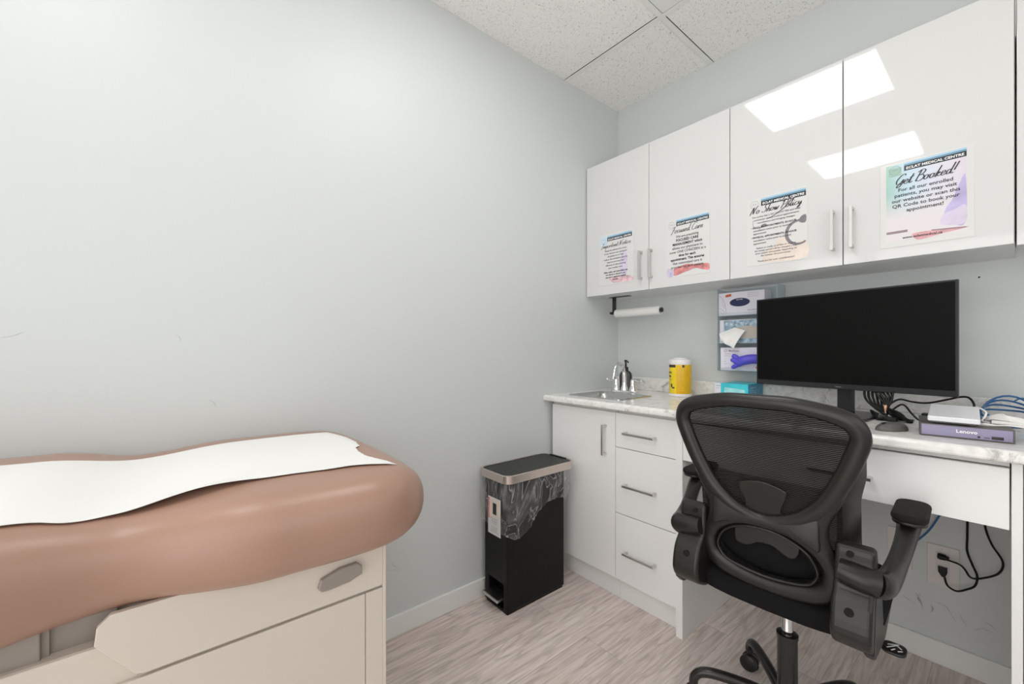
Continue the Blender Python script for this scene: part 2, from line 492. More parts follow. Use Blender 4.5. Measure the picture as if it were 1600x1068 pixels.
class B:
    def __init__(s):
        s.bm = bmesh.new()

    def _add(s, bm, mtx=None, smooth=False):
        if mtx is not None:
            bmesh.ops.transform(bm, matrix=mtx, verts=bm.verts)
        for f in bm.faces:
            f.smooth = smooth
        me = bpy.data.meshes.new('t')
        bm.to_mesh(me)
        bm.free()
        s.bm.from_mesh(me)
        bpy.data.meshes.remove(me)
        return s

    def box(s, x0, x1, y0, y1, z0, z1, bev=0.0, seg=2, mtx=None):
        bm = bmesh.new()
        bmesh.ops.create_cube(bm, size=1)
        bmesh.ops.scale(bm, vec=(abs(x1 - x0), abs(y1 - y0), abs(z1 - z0)), verts=bm.verts)
        bmesh.ops.translate(bm, vec=((x0 + x1) / 2, (y0 + y1) / 2, (z0 + z1) / 2), verts=bm.verts)
        if bev > 0:
            bmesh.ops.bevel(bm, geom=list(bm.edges), offset=bev, segments=seg, affect='EDGES', profile=0.5)
        return s._add(bm, mtx, smooth=False)

    def prism(s, poly, depth, origin=(0, 0, 0), u=(1, 0, 0), v=(0, 0, 1), bev=0.0, seg=3, mtx=None, smooth=False):
        """2D polygon in the (u,v) frame, extruded along u x v by depth"""
        u = Vector(u)
        v = Vector(v)
        n = u.cross(v).normalized()
        o = Vector(origin)
        bm = bmesh.new()
        a = [bm.verts.new(o + u * p[0] + v * p[1]) for p in poly]
        if depth == 0:
            bm.faces.new(a)
        else:
            c = [bm.verts.new(o + u * p[0] + v * p[1] + n * depth) for p in poly]
            fa = bm.faces.new(a)
            fc = bm.faces.new(list(reversed(c)))
            k = len(a)
            for i in range(k):
                bm.faces.new((a[i], c[i], c[(i + 1) % k], a[(i + 1) % k]))
            bmesh.ops.recalc_face_normals(bm, faces=bm.faces)
            if bev > 0:
                eds = list(set(list(fa.edges) + list(fc.edges)))
                bmesh.ops.bevel(bm, geom=eds, offset=bev, segments=seg, affect='EDGES', profile=0.5)
        return s._add(bm, mtx, smooth)

    def tube(s, pts, r, seg=12, closed=False, up=(0, 0, 1), rw=None, caps=True, mtx=None):
        """sweep; r: radius or list; rw: second half-width list (along the side axis), r is along 'up'"""
        P = [Vector(p) for p in pts]
        n = len(P)
        R = r if isinstance(r, (list, tuple)) else [r] * n
        W = rw if rw is not None else R
        if not isinstance(W, (list, tuple)):
            W = [W] * n
        up = Vector(up)
        bm = bmesh.new()
        rings = []
        prev = None
        for i in range(n):
            if closed:
                t = (P[(i + 1) % n] - P[(i - 1) % n]).normalized()
            else:
                t = (P[min(i + 1, n - 1)] - P[max(i - 1, 0)]).normalized()
            if prev is None or rw is not None:
                side = t.cross(up)
                if side.length < 1e-3:
                    side = t.cross(Vector((1, 0, 0))) if prev is None else prev
                side.normalize()
            else:
                side = (prev - t * prev.dot(t))
                side.normalize()
            prev = side
            u2 = side.cross(t).normalized()
            rings.append([bm.verts.new(P[i] + side * (W[i] * math.cos(2 * PI * k / seg)) + u2 * (R[i] * math.sin(2 * PI * k / seg))) for k in range(seg)])
        m = n if closed else n - 1
        for i in range(m):
            a, b = rings[i], rings[(i + 1) % n]
            for k in range(seg):
                bm.faces.new((a[k], a[(k + 1) % seg], b[(k + 1) % seg], b[k]))
        if not closed and caps:
            bm.faces.new(list(reversed(rings[0])))
            bm.faces.new(rings[-1])
        bmesh.ops.recalc_face_normals(bm, faces=bm.faces)
        return s._add(bm, mtx, True)

    def lathe(s, prof, origin=(0, 0, 0), seg=32, axis='z', mtx=None, a0=0, a1=2 * PI):
        bm = bmesh.new()
        rings = []
        full = abs(a1 - a0 - 2 * PI) < 1e-6
        cnt = seg if full else seg + 1
        for k in range(cnt):
            a = a0 + (a1 - a0) * k / seg
            rings.append([bm.verts.new((p[0] * math.cos(a), p[0] * math.sin(a), p[1])) for p in prof])
        for k in range(seg):
            a, b = rings[k], rings[(k + 1) % cnt]
            for i in range(len(prof) - 1):
                try:
                    bm.faces.new((a[i], b[i], b[i + 1], a[i + 1]))
                except ValueError:
                    pass
        bmesh.ops.remove_doubles(bm, verts=bm.verts, dist=1e-6)
        bmesh.ops.recalc_face_normals(bm, faces=bm.faces)
        if axis == 'x':
            bmesh.ops.rotate(bm, cent=(0, 0, 0), matrix=Matrix.Rotation(PI / 2, 3, 'Y'), verts=bm.verts)
        if axis == 'y':
            bmesh.ops.rotate(bm, cent=(0, 0, 0), matrix=Matrix.Rotation(-PI / 2, 3, 'X'), verts=bm.verts)
        bmesh.ops.translate(bm, vec=origin, verts=bm.verts)
        return s._add(bm, mtx, True)

    def grid(s, fn, nu, nv, closed_u=False, mtx=None, smooth=True):
        bm = bmesh.new()
        V = [[bm.verts.new(fn(i, j)) for i in range(nu)] for j in range(nv)]
        for j in range(nv - 1):
            for i in range(nu if closed_u else nu - 1):
                i2 = (i + 1) % nu
                bm.faces.new((V[j][i], V[j][i2], V[j + 1][i2], V[j + 1][i]))
        bmesh.ops.remove_doubles(bm, verts=bm.verts, dist=1e-6)
        bmesh.ops.recalc_face_normals(bm, faces=bm.faces)
        return s._add(bm, mtx, smooth)

    def solid(s, fn, nu, nv, th, mtx=None):
        """grid surface given a thickness: fn(i,j) -> point, offset along its normal"""
        bm = bmesh.new()
        V = [[bm.verts.new(fn(i, j)) for i in range(nu)] for j in range(nv)]
        for j in range(nv - 1):
            for i in range(nu - 1):
                bm.faces.new((V[j][i], V[j][i + 1], V[j + 1][i + 1], V[j + 1][i]))
        bmesh.ops.recalc_face_normals(bm, faces=bm.faces)
        bmesh.ops.solidify(bm, geom=list(bm.faces), thickness=th)
        return s._add(bm, mtx, True)

    def text(s, txt, size, origin, u=(1, 0, 0), v=(0, 0, 1), align='CENTER', shear=0.0, bold=0.0, mtx=None, sx=1.0):
        for vx, fc in [text_data(txt, shear, bold)]:
            u_ = Vector(u) * size * sx
            v_ = Vector(v) * size
            if not vx:
                return s
            xs = [p[0] for p in vx]
            wd = max(xs)
            off = {'CENTER': -wd / 2, 'LEFT': 0, 'RIGHT': -wd}[align]
            bm = bmesh.new()
            vs = [bm.verts.new(Vector(origin) + u_ * (p[0] + off) + v_ * p[1]) for p in vx]
            for f in fc:
                try:
                    bm.faces.new([vs[k] for k in f])
                except ValueError:
                    pass
            s._add(bm, mtx, False)
        return s

    def build(s, name, material, parent=None, origin=(0, 0, 0), sharp=35):
        me = bpy.data.meshes.new(name)
        if tuple(origin) != (0, 0, 0):
            bmesh.ops.translate(s.bm, vec=-Vector(origin), verts=s.bm.verts)
        s.bm.to_mesh(me)
        s.bm.free()
        me.materials.append(material)
        if hasattr(me, 'set_sharp_from_angle') and any(p.use_smooth for p in me.polygons):
            me.set_sharp_from_angle(angle=math.radians(sharp))
        o = bpy.data.objects.new(name, me)
        COL.objects.link(o)
        if parent is not None:
            o.parent = parent
        else:
            o.location = origin
        return o


_tc = {}


def text_data(txt, shear, bold):
    key = (txt, shear, bold)
    if key not in _tc:
        cu = bpy.data.curves.new('t', 'FONT')
        cu.body = txt
        cu.size = 1
        cu.shear = shear
        cu.offset = bold
        cu.resolution_u = 2
        ob = bpy.data.objects.new('t', cu)
        COL.objects.link(ob)
        dg = bpy.context.evaluated_depsgraph_get()
        dg.update()
        me = bpy.data.meshes.new_from_object(ob.evaluated_get(dg))
        _tc[key] = ([tuple(v.co) for v in me.vertices], [tuple(p.vertices) for p in me.polygons])
        bpy.data.objects.remove(ob)
        bpy.data.curves.remove(cu)
        bpy.data.meshes.remove(me)
    return _tc[key]


def text_width(txt, bold=0.0, shear=0.0):
    return max(p[0] for p in text_data(txt, shear, bold)[0])


def tag(o, label, cat, group=None, kind=None):
    if label:
        o['label'] = label
    if cat:
        o['category'] = cat
    if group:
        o['group'] = group
    if kind:
        o['kind'] = kind
    return o


class Thing:
    """an Empty at the thing's base; parts are given in world space"""

    def __init__(s, name, label, cat, loc=(0, 0, 0), group=None, rz=0.0, local=False):
        s.e = bpy.data.objects.new(name, None)
        s.e.empty_display_size = 0.05
        COL.objects.link(s.e)
        s.e.location = loc
        s.e.rotation_euler = (0, 0, rz)
        s.loc = (0, 0, 0) if local else loc
        tag(s.e, label, cat, group)

    def part(s, name, b, m, parent=None, label=None, sharp=35):
        o = b.build(name, m, parent or s.e, s.loc, sharp)
        if label:
            o['label'] = label
        return o


def struct(name, b, m, parent=None, origin=(0, 0, 0)):
    o = b.build(name, m, parent, origin)
    if parent is None:
        o['kind'] = 'structure'
    return o


# ================================================================== THE ROOM
T = 0.1
struct('floor', B().box(-T, RX + T, RY - T, T, -0.05, 0), M['floor'])
wl = struct('wall_left', B().box(-T, 0, RY, 0, 0, H + 0.06), M['wall'])
wb = struct('wall_back', B().box(-T, RX + T, 0, T, 0, H + 0.06), M['wall'])
# unseen right and front walls; their windows and doorway added for fill light
WY0, WY1, WZ0, WZ1 = -3.25, -.75, .90, 2.35
struct('wall_right', B().box(RX, RX + T, RY, WY0, 0, H + 0.06).box(RX, RX + T, WY1, 0, 0, H + 0.06).box(RX, RX + T, WY0, WY1, 0, WZ0).box(RX, RX + T, WY0, WY1, WZ1, H + .06), M['wall'])
struct('wall_front', B().box(-T, .12, RY - T, RY, 0, H + 0.06).box(.12, .68, RY - T, RY, 0, .98).box(.12, .68, RY - T, RY, 2.1, H + .06).box(.68, .75, RY - T, RY, 0, H + .06).box(2.35, RX + T, RY - T, RY, 0, H + 0.06).box(.75, 2.35, RY - T, RY, 2.1, H + .06), M['wall'])
fb = B()
for (a, b_) in ((WY0, WY0 + .05), (WY1 - .05, WY1), (-2.43, -2.39), (-1.61, -1.57)):
    fb.box(RX + .02, RX + .08, a, b_, WZ0, WZ1, .003)
fb.box(RX + .02, RX + .08, WY0, WY1, WZ0, WZ0 + .05, .003).box(RX + .02, RX + .08, WY0, WY1, WZ1 - .05, WZ1, .003)
struct('added_window_1', fb, M['trim'])
struct('added_window_2', B().box(.12, .15, RY - .08, RY - .02, .98, 2.1, .003).box(.65, .68, RY - .08, RY - .02, .98, 2.1, .003).box(.15, .65, RY - .08, RY - .02, .98, 1.01, .003).box(.15, .65, RY - .08, RY - .02, 2.07, 2.1, .003), M['trim'])
struct('added_doorway_1', B().box(.75, .79, RY - T - .01, RY + .012, 0, 2.1, .003).box(2.31, 2.35, RY - T - .01, RY + .012, 0, 2.1, .003).box(.79, 2.31, RY - T - .01, RY + .012, 2.06, 2.1, .003), M['trim'])
# faint scuffs
sb = B()
for (a, c, d, r) in [((1.322, .205), (1.34, .195), (1.36, .185), .0016), ((1.36, .23), (1.372, .205), (1.378, .18), .003), ((1.372, .235), (1.366, .215), (1.37, .2), .003),
                     ((1.40, .205), (1.405, .19), (1.40, .175), .003), ((1.415, .22), (1.44, .215), (1.462, .175), .0014), ((1.47, .21), (1.48, .19), (1.49, .17), .001),
                     ((1.505, .158), (1.525, .18), (1.552, .178), .0012), ((1.53, .205), (1.545, .203), (1.562, .187), .0016)]:
    pts = smooth_path([(a[0], 0, a[1]), (c[0], 0, c[1]), (d[0], 0, d[1])], 6)
    k = len(pts)
    sb.tube(pts, 0.0003, 6, up=(0, 1, 0), rw=[r * (0.25 + 0.75 * math.sin(PI * i / (k - 1))) for i in range(k)])
struct('scuff_mark', sb, M['scuff'], wb)
sb = B()
for pts in [[(-2.52, 1.185), (-2.496, 1.19), (-2.474, 1.203)], [(-1.52, .27), (-1.493, .266), (-1.46, .25)], [(-2.1, 1.0), (-2.085, .99), (-2.08, .975)], [(-2.18, 1.2), (-2.17, 1.195), (-2.165, 1.18)],
            [(-1.50, .30), (-1.495, .285), (-1.47, .262)]]:
    q = smooth_path([(0, p[0], p[1]) for p in pts], 5)
    k = len(q)
    sb.tube(q, 0.0003, 6, up=(1, 0, 0), rw=[.0013 * (0.2 + 0.8 * math.sin(PI * i / (k - 1))) for i in range(k)])
struct('scuff_mark', sb, M['scuff_light'], wl)
struct('screw_hole', B().lathe([(0, -.001), (.0028, -.001), (.0028, .001), (0, .001)], (1.52, 0, 1.41), 10, 'y').lathe([(0, -.001), (.002, -.001), (.002, .001), (0, .001)], (.081, 0, 1.452), 10, 'y'), M['shadow_gap'], wb)

struct('baseboard_left', B().box(0, .013, RY, -.60, 0, .083, .002), M['trim'])
struct('baseboard_back', B().box(.757, 1.594, -.013, 0, 0, .083, .002), M['trim'])

# ceiling: mineral tiles lying on a T-bar grid
GX = [0.0, 0.586, 1.172, 1.758, 2.344]
GY = [0.0, -0.483, -1.093, -1.703, -2.313, -2.923, RY]
cb = B()
GXe = GX + [RX]
for i in range(len(GXe) - 1):
    for j in range(len(GY) - 1):
        x0, x1, y1, y0 = GXe[i], GXe[i + 1], GY[j], GY[j + 1]
        if i == 0 and j in (2, 4):         # long tiles along the left wall
            continue
        if i == 0 and j in (1, 3):
            y0 = GY[j + 2]
        if i == 1 and j in (1, 2, 4):      # two lamps and the air vent take these places
            continue
        cb.box(x0 + (.0145 if i else .002), x1 - .008, y0 + .008, y1 - (.0145 if j else .0035), H + .004, H + .018)
ceil = struct('ceiling', cb, M['tile'])
gb = B()
for x in GX[1:]:
    gb.box(x - .012, x + .012, RY, 0, H, H + .002)
for y in GY[1:-1]:
    gb.box(GX[1] if y in (GY[2], GY[4]) else 0, RX, y - .012, y + .012, H - .0004, H + .0018)
gb.box(0, .004, RY, 0, H + .0002, H + .003).box(0, RX, -.004, 0, H + .0002, H + .003)
struct('ceiling_grid', gb, M['grid'], ceil)
struct('ceiling_void', B().box(-T, RX + T, RY, T, H + .05, H + .06), M['shadow_gap'], ceil)  # black sheet above the tiles, paints the shade seen in their gaps
for nm, (y0, y1), lb in [('ceiling_light', (-1.13, -1.63), 'square flush ceiling light nearer the white wall cabinets'),
                         ('ceiling_light', (-2.34, -2.87), 'square flush ceiling light further from the wall cabinets, near the camera')]:
    yc = (GY[2] + GY[3]) / 2 if y0 > -2 else (GY[4] + GY[5]) / 2
    t = Thing(nm, lb, 'ceiling light', (.879, yc, H), 'square ceiling lights')
    fb = B()
    fy0, fy1 = yc - .293, yc + .293
    fb.box(.535, 1.172, fy0, y1, H - .006, H + .004).box(.535, 1.172, y0, fy1, H - .006, H + .004)
    fb.box(.535, .545, y1, y0, H - .006, H + .004).box(1.160, 1.172, y1, y0, H - .006, H + .004)
    t.part('frame', fb, M['grid'])
    t.part('diffuser', B().box(.545, 1.160, y1, y0, H - .004, H + .003), M['diffuser'])
t = Thing('air_vent', 'square white air vent plate in the ceiling grid between the tiles', 'vent', (.879, -.79, H))
t.part('frame', B().box(.600, 1.158, -1.079, -.497, H + .001, H + .006).box(.66, 1.10, -1.02, -.56, H - .004, H + .002, .0015), M['grid'])
vb = B()
for k in range(4):
    d = .07 + .045 * k
    vb.box(.66 + d, 1.10 - d, -1.02 + d, -.56 - d, H - .005 - .002 * k, H - .003 - .002 * k + .001, .0005)
t.part('louvre', vb, M['grid'])


# ================================================================== CABINETS
DU = -.31                       # face of the wall-cabinet doors
ZB, ZT = 1.4628, 2.21


def bar_handle(b, cx, cz, y, length, vertical):
    """square bar on two posts, standing off a face that looks along -y"""
    h = length / 2
    if vertical:
        b.box(cx - .005, cx + .005, y - .032, y - .024, cz - h, cz + h, .001)
        for s_ in (-1, 1):
            b.box(cx - .005, cx + .005, y - .026, y, cz + s_ * (h - .006) - .005, cz + s_ * (h - .006) + .005, .001)
    else:
        b.box(cx - h, cx + h, y - .032, y - .024, cz - .005, cz + .005, .001)
        for s_ in (-1, 1):
            b.box(cx + s_ * (h - .006) - .005, cx + s_ * (h - .006) + .005, y - .026, y, cz - .005, cz + .005, .001)
    return b


def wall_cabinet(label, x0, x1, xm, hx):
    t = Thing('wall_cabinet', label, 'wall cabinet', (x0, 0, ZB), 'white wall cabinets in a row')
    c = B()
    c.box(x0, x0 + .018, DU + .02, 0, ZB + .001, ZT).box(x1 - .018, x1, DU + .02, 0, ZB + .001, ZT)
    c.box(x0 + .018, x1 - .018, DU + .02, 0, ZB + .001, ZB + .019).box(x0 + .018, x1 - .018, DU + .02, 0, ZT - .018, ZT)
    c.box(x0 + .018, x1 - .018, -.008, 0, ZB + .019, ZT - .018)
    t.part('carcass', c, M['white_board'])
    for (a, b_, h) in ((x0 + (.006 if x0 < .01 else .0015), xm - .0015, hx[0]), (xm + .0015, x1 - .0015, hx[1])):
        d = t.part('door', B().box(a, b_, DU, DU + .018, ZB, ZT - .001, .0012), M['white_gloss'])
        if h:
            t.part('handle', bar_handle(B(), h, 1.59, DU, .146, True), M['nickel'], d)
    return t


wall_cabinet('leftmost white wall cabinet, in the corner above the sink', 0, .809, .413, (.372, .430))
wall_cabinet('white wall cabinet above the monitor, with ceiling lamps mirrored in its doors', .809, 1.600, 1.203, (1.175, 1.230))
# third wall cabinet, cut by the picture's right edge
t = Thing('wall_cabinet', 'rightmost white wall cabinet, cut off by the right edge of the photo', 'wall cabinet', (1.603, 0, 1.458), 'white wall cabinets in a row')
c = B()
c.box(1.603, 1.621, DU + .02, 0, 1.50, ZT).box(2.132, 2.15, DU + .02, 0, 1.50, ZT).box(1.621, 2.132, DU + .02, 0, 1.50, 1.518).box(1.621, 2.132, DU + .02, 0, ZT - .018, ZT).box(1.621, 2.132, -.008, 0, 1.518, ZT - .018)
t.part('carcass', c, M['white_board'])
for a, b_, h in ((1.6035, 1.875, 1.84), (1.878, 2.15, 1.91)):
    d = t.part('door', B().box(a, b_, DU, DU + .018, 1.457, ZT, .0012), M['white_gloss'])
    t.part('handle', bar_handle(B(), h, 1.59, DU, .146, True), M['nickel'], d)

# ---- base cabinets
DB = -.607
t = Thing('sink_cabinet', 'white single-door base cabinet under the sink, beside the black bin', 'base cabinet', (.02, 0, 0))
c = B()
c.box(.012, .030, -.586, 0, .0, .884).box(.408, .426, -.586, 0, .105, .884).box(.030, .408, -.588, -.57, .84, .884).box(.030, .408, -.586, 0, .105, .123).box(.03, .408, -.008, 0, .123, .884)
t.part('carcass', c, M['white_board'])
t.part('toe_kick', B().box(.012, .4275, -.569, -.553, 0, .104), M['white_satin'])
d = t.part('door', B().box(.020, .4255, DB, DB + .018, .105, .866, .0012), M['white_satin'])
t.part('handle', bar_handle(B(), .373, .734, DB, .142, True), M['nickel'], d)

t = Thing('drawer_unit', 'white three-drawer base unit between the sink cabinet and the chair', 'drawer unit', (.43, 0, 0))
c = B()
c.box(.4285, .4465, -.586, 0, .105, .884).box(.708, .726, -.586, 0, .105, .884).box(.4465, .708, -.588, -.57, .84, .884).box(.4465, .708, -.586, 0, .105, .123).box(.4465, .708, -.008, 0, .123, .884)
t.part('carcass', c, M['white_board'])
t.part('toe_kick', B().box(.4285, .7265, -.569, -.553, 0, .104), M['white_satin'])
for z0, z1, hz in ((.105, .4065, .244), (.4095, .7075, .547), (.7105, .866, .781)):
    d = t.part('drawer', B().box(.4285, .7245, DB, DB + .018, z0, z1, .0012), M['white_satin'])
    t.part('handle', bar_handle(B(), .561, hz, DB, .155, False), M['nickel'], d)
tag(struct('end_panel', B().box(.7285, .7565, -.617, 0, 0, .8845, .001), M['white_satin']),
    'tall white side panel between the three drawers and the knee space', 'panel', 'white side panels of the desk')['kind'] = 'thing'
t = Thing('desk_drawer', 'wide white drawer hanging under the worktop above the knee space', 'drawer', (.757, -.3, .716))
c = B()
c.box(.7575, .772, -.595, -.08, .74, .866).box(1.578, 1.5925, -.595, -.08, .74, .866).box(.772, 1.578, -.595, -.08, .74, .75).box(.772, 1.578, -.09, -.08, .75, .866)
c.box(.758, 1.592, -.600, -.585, .868, .8845)
t.part('drawer_box', c, M['white_board'])
d = t.part('drawer_front', B().box(.7585, 1.5915, DB - .010, DB + .012, .716, .866, .0012), M['white_satin'])
t.part('handle', bar_handle(B(), 1.2605, .783, DB - .010, .155, False), M['nickel'], d)
tag(struct('end_panel', B().box(1.5945, 1.6125, -.617, 0, 0, .8845, .001), M['white_satin']),
    'tall white side panel right of the knee space, at the right edge of the photo', 'panel', 'white side panels of the desk')['kind'] = 'thing'
t = Thing('base_cabinet', 'white base cabinet beyond the right side panel, at the photo edge', 'base cabinet', (1.615, 0, 0))
t.part('carcass', B().box(1.614, 1.632, -.586, 0, .105, .884).box(2.13, 2.148, -.586, 0, 0, .884).box(1.632, 2.13, -.586, 0, .105, .123).box(1.632, 2.13, -.008, 0, .123, .884), M['white_board'])
t.part('toe_kick', B().box(1.614, 2.13, -.569, -.553, 0, .104), M['white_satin'])
for a, b_, h in ((1.614, 1.880, 1.845), (1.883, 2.148, 1.918)):
    d = t.part('door', B().box(a, b_, DB, DB + .018, .105, .866, .0012), M['white_satin'])
    t.part('handle', bar_handle(B(), h, .75, DB, .142, True), M['nickel'], d)
for o in list(bpy.data.objects):
    if o.name.startswith('end_panel'):
        if 'kind' in o:
            del o['kind']

# ---- worktop with rounded nose, backsplash and a hole for the sink
SX0, SX1, SY0, SY1 = .100, .395, -.535, -.288
t = Thing('worktop', 'long pale marbled laminate worktop with low backsplash', 'worktop', (0, 0, .885))
DC = -.655


def nose(y0):
    """front edge profile (y,z), clockwise from back bottom"""
    p = [(y0, .8852)]
    p += [(DC + .006, .8852), (DC + .001, .888), (DC, .892)]
    for k in range(7):
        a = PI - k * (PI / 2) / 6
        p.append((DC + .014 + .014 * math.cos(a), CT - .014 + .014 * math.sin(a)))
    p.append((y0, CT))
    return p


wt = B()
wt.prism(nose(SY0), 2.15, (0, 0, 0), (0, 1, 0), (0, 0, 1))
wt.box(0.0005, SX0, SY0, -.0005, .8852, CT).box(SX1, 2.15, SY0, -.0005, .8852, CT).box(SX0, SX1, SY1, -.0005, .8852, CT)
t.part('slab', wt, M['marble'])
t.part('backsplash', B().box(.0005, 2.15, -.020, -.0005, CT, .990, .003), M['marble'])

# ---- sink
t = Thing('sink', 'small rectangular stainless steel drop-in sink in the worktop corner', 'sink', (.247, -.41, CT))


def rrect(x0, x1, y0, y1, r, n=6):
    out = []
    for (cx, cy, a0) in ((x1 - r, y1 - r, 0), (x0 + r, y1 - r, PI / 2), (x0 + r, y0 + r, PI), (x1 - r, y0 + r, 1.5 * PI)):
        for k in range(n + 1):
            a = a0 + k * PI / 2 / n
            out.append((cx + r * math.cos(a), cy + r * math.sin(a)))
    return out


lev = [((.080, .413, -.555, -.268, .02), CT + .0003), ((.082, .411, -.553, -.270, .02), CT + .004), ((.090, .403, -.545, -.278, .02), CT + .0045), ((.098, .395, -.535, -.288, .03), CT + .002),
       ((.104, .389, -.531, -.292, .035), CT - .006), ((.108, .385, -.526, -.297, .04), CT - .02), ((.118, .375, -.516, -.307, .045), CT - .130), ((.14, .353, -.494, -.329, .05), CT - .148), ((.225, .268, -.43, -.39, .02), CT - .152)]
rings = [[(p[0], p[1], z) for p in rrect(*a)] for a, z in lev]
nn = len(rings[0])
t.part('basin', B().grid(lambda i, j: rings[j][i % nn], nn, len(rings), True), M['steel'])
t.part('drain', B().lathe([(0, .0), (.02, .0), (.03, .003), (.034, .001), (.034, -.004), (0, -.004)], (.247, -.41, CT - .152), 24), M['chrome'])

# ---- faucet
t = Thing('faucet', 'chrome two-handle faucet with arched spout behind the sink', 'faucet', (.212, -.235, CT))
t.part('base_plate', B().prism(rrect(.128, .296, -.262, -.208, .026), .016, (0, 0, CT + .0002), (1, 0, 0), (0, 1, 0), .004), M['chrome'])
sp = smooth_path([(.212, -.235, CT + .01), (.212, -.235, CT + .06), (.212, -.238, CT + .115), (.212, -.252, CT + .148), (.212, -.280, CT + .164), (.212, -.308, CT + .152), (.212, -.324, CT + .125), (.212, -.331, CT + .092)], 6)
t.part('spout', B().tube(sp, [.0115 if i < 12 else .0095 for i in range(len(sp))], 16).lathe([(.0, 0), (.019, 0), (.018, .014), (.013, .03), (.0115, .045)], (.212, -.235, CT + .014), 24).lathe([(.0115, 0), (.0115, .012), (.009, .014)], (.212, -.332, CT + .083), 16), M['chrome'])
for sx in (-1, 1):
    cx = .212 + sx * .055
    hb = B().lathe([(0, 0), (.021, 0), (.020, .010), (.0145, .026), (.012, .040), (.013, .050), (.011, .060), (0, .063)], (cx, -.235, CT + .014), 24)
    hp = smooth_path([(cx - sx * .006, -.235, CT + .074), (cx + sx * .02, -.236, CT + .070), (cx + sx * .042, -.238, CT + .066), (cx + sx * .062, -.240, CT + .074)], 5)
    hb.tube(hp, [.0075] * 6 + [.006] * (len(hp) - 8) + [.0075, .006], 12)
    t.part('handle', hb, M['chrome'])

# ---- soap bottle
t = Thing('soap_dispenser', 'round dark glass soap bottle with black pump behind the faucet', 'soap dispenser', (.148, -.13, CT))
t.part('bottle', B().lathe([(0, .0005), (.033, .0005), (.036, .004), (.036, .088), (.033, .103), (.024, .115), (.013, .121), (.0125, .126), (0, .126)], (.148, -.13, CT), 32), M['bottle'])
t.part('pump', B().lathe([(0, .118), (.015, .118), (.015, .138), (.0125, .140), (.006, .141), (.0055, .168), (.008, .169), (.008, .181), (0, .182)], (.148, -.13, CT), 20)
       .tube([(.148, -.13, CT + .175), (.162, -.14, CT + .175), (.178, -.152, CT + .171), (.182, -.155, CT + .167)], [.0055, .005, .004, .004], 10), M['black_plastic'])

# ---- wipes tub
WX, WY = .495, -.150
t = Thing('wipes_tub', 'white tub of wipes with yellow label on the worktop', 'wipes tub', (WX, WY, CT))
t.part('tub', B().lathe([(0, .0005), (.052, .0005), (.0545, .003), (.0545, .012), (.053, .014), (.053, .166), (.054, .168), (.0, .168)], (WX, WY, CT), 40), M['tub'])
t.part('lid', B().lathe([(.0545, .168), (.0545, .184), (.052, .190), (.035, .194), (.034, .198), (.0, .199)], (WX, WY, CT), 40), M['tub'])
ang = lambda d: math.radians(d)
lab = t.part('label_wrap', B().lathe([(.0533, .016), (.0537, .017), (.0537, .163), (.0533, .164)], (WX, WY, CT), 40), M['yellow'])
t.part('label_panel', B().lathe([(.0540, .018), (.0540, .163)], (WX, WY, CT), 10, a0=ang(-152), a1=ang(-82)), M['yellow2'], lab)


def cyl_text(b, txt, size, adeg, z, r=.0544, bold=.0, shear=0):
    vx, fc = text_data(txt, shear, bold)
    wd = max(p[0] for p in vx) * size
    bm = bmesh.new()
    vs = []
    for p in vx:
        a = ang(adeg) + (p[0] * size - wd / 2) / r
        vs.append(bm.verts.new((WX + r * math.cos(a), WY + r * math.sin(a), CT + z + p[1] * size)))
    for f in fc:
        try:
            bm.faces.new([vs[k] for k in f])
        except ValueError:
            pass
    b._add(bm)


ib = B()
ib.lathe([(.0543, .150), (.0543, .163)], (WX, WY, CT), 10, a0=ang(-152), a1=ang(-86))
t.part('dark_corner_print', B().lathe([(.0543, .150), (.0543, .163)], (WX, WY, CT), 10, a0=ang(-52), a1=ang(-40)), M['ink'], lab)
ib.lathe([(.0543, .048), (.0543, .066)], (WX, WY, CT), 5, a0=ang(-116), a1=ang(-106))
ib.lathe([(.0543, .042), (.0543, .050)], (WX, WY, CT), 5, a0=ang(-108), a1=ang(-92))
ib.lathe([(.0543, .1), (.0543, .108)], (WX, WY, CT), 5, a0=ang(-140), a1=ang(-116))
cyl_text(ib, 'WIPES', .014, -128, .118, bold=.02, shear=.2)
cyl_text(ib, 'disinfecting', .006, -125, .086)
t.part('dark_print', ib, M['ink'], lab)
gb = B()
for k in range(15):
    cyl_text(gb, random.choice(['use as directed on hard surfaces', 'wipe surface until visibly wet', 'let stand then allow to dry', 'keep out of reach of children']), .0042, -48, .142 - k * .0075)
t.part('small_print', gb, M['gold_ink'], lab)
gb = B()
cyl_text(gb, '75 WIPES', .007, -52, .024)
t.part('red_print', gb, M['orange_ink'], lab)

# ---- aqua carton against the backsplash
t = Thing('carton', 'aqua blue and white carton lying against the backsplash', 'carton', (.768, -.115, CT))
bx = t.part('box', B().box(.695, .841, -.2, -.03, CT + .0005, 1.0, .001), M['aqua'])
t.part('white_print', B().box(.695, .722, -.2006, -.1998, CT + .002, .9985).box(.6945, .7225, -.2, -.03, .9998, 1.0006), M['box_white'], bx)
t.part('pale_print', B().prism([(.735, .93), (.832, .93), (.828, .975), (.74, .982)], 0, (0, -.2008, 0)), M['aqua_pale'], bx)
t.part('side_print', B().box(.8408, .8418, -.198, -.032, CT + .002, .9985), M['blue2'], bx)
tb = B().text('Sterile', .008, (.701, -.2012, .985), align='LEFT', bold=.01).text('wrap', .007, (.701, -.2012, .975), align='LEFT')
t.part('print', tb, M['ink_grey'], bx)
tb = B().text('latex free', .012, (.8424, -.17, .98), (0, 1, 0), align='LEFT', bold=.01)
for k in range(5):
    tb.text('disposable cover set', .007, (.8424, -.17, .968 - .009 * k), (0, 1, 0), align='LEFT')
t.part('print', tb, M['aqua_pale'], bx)


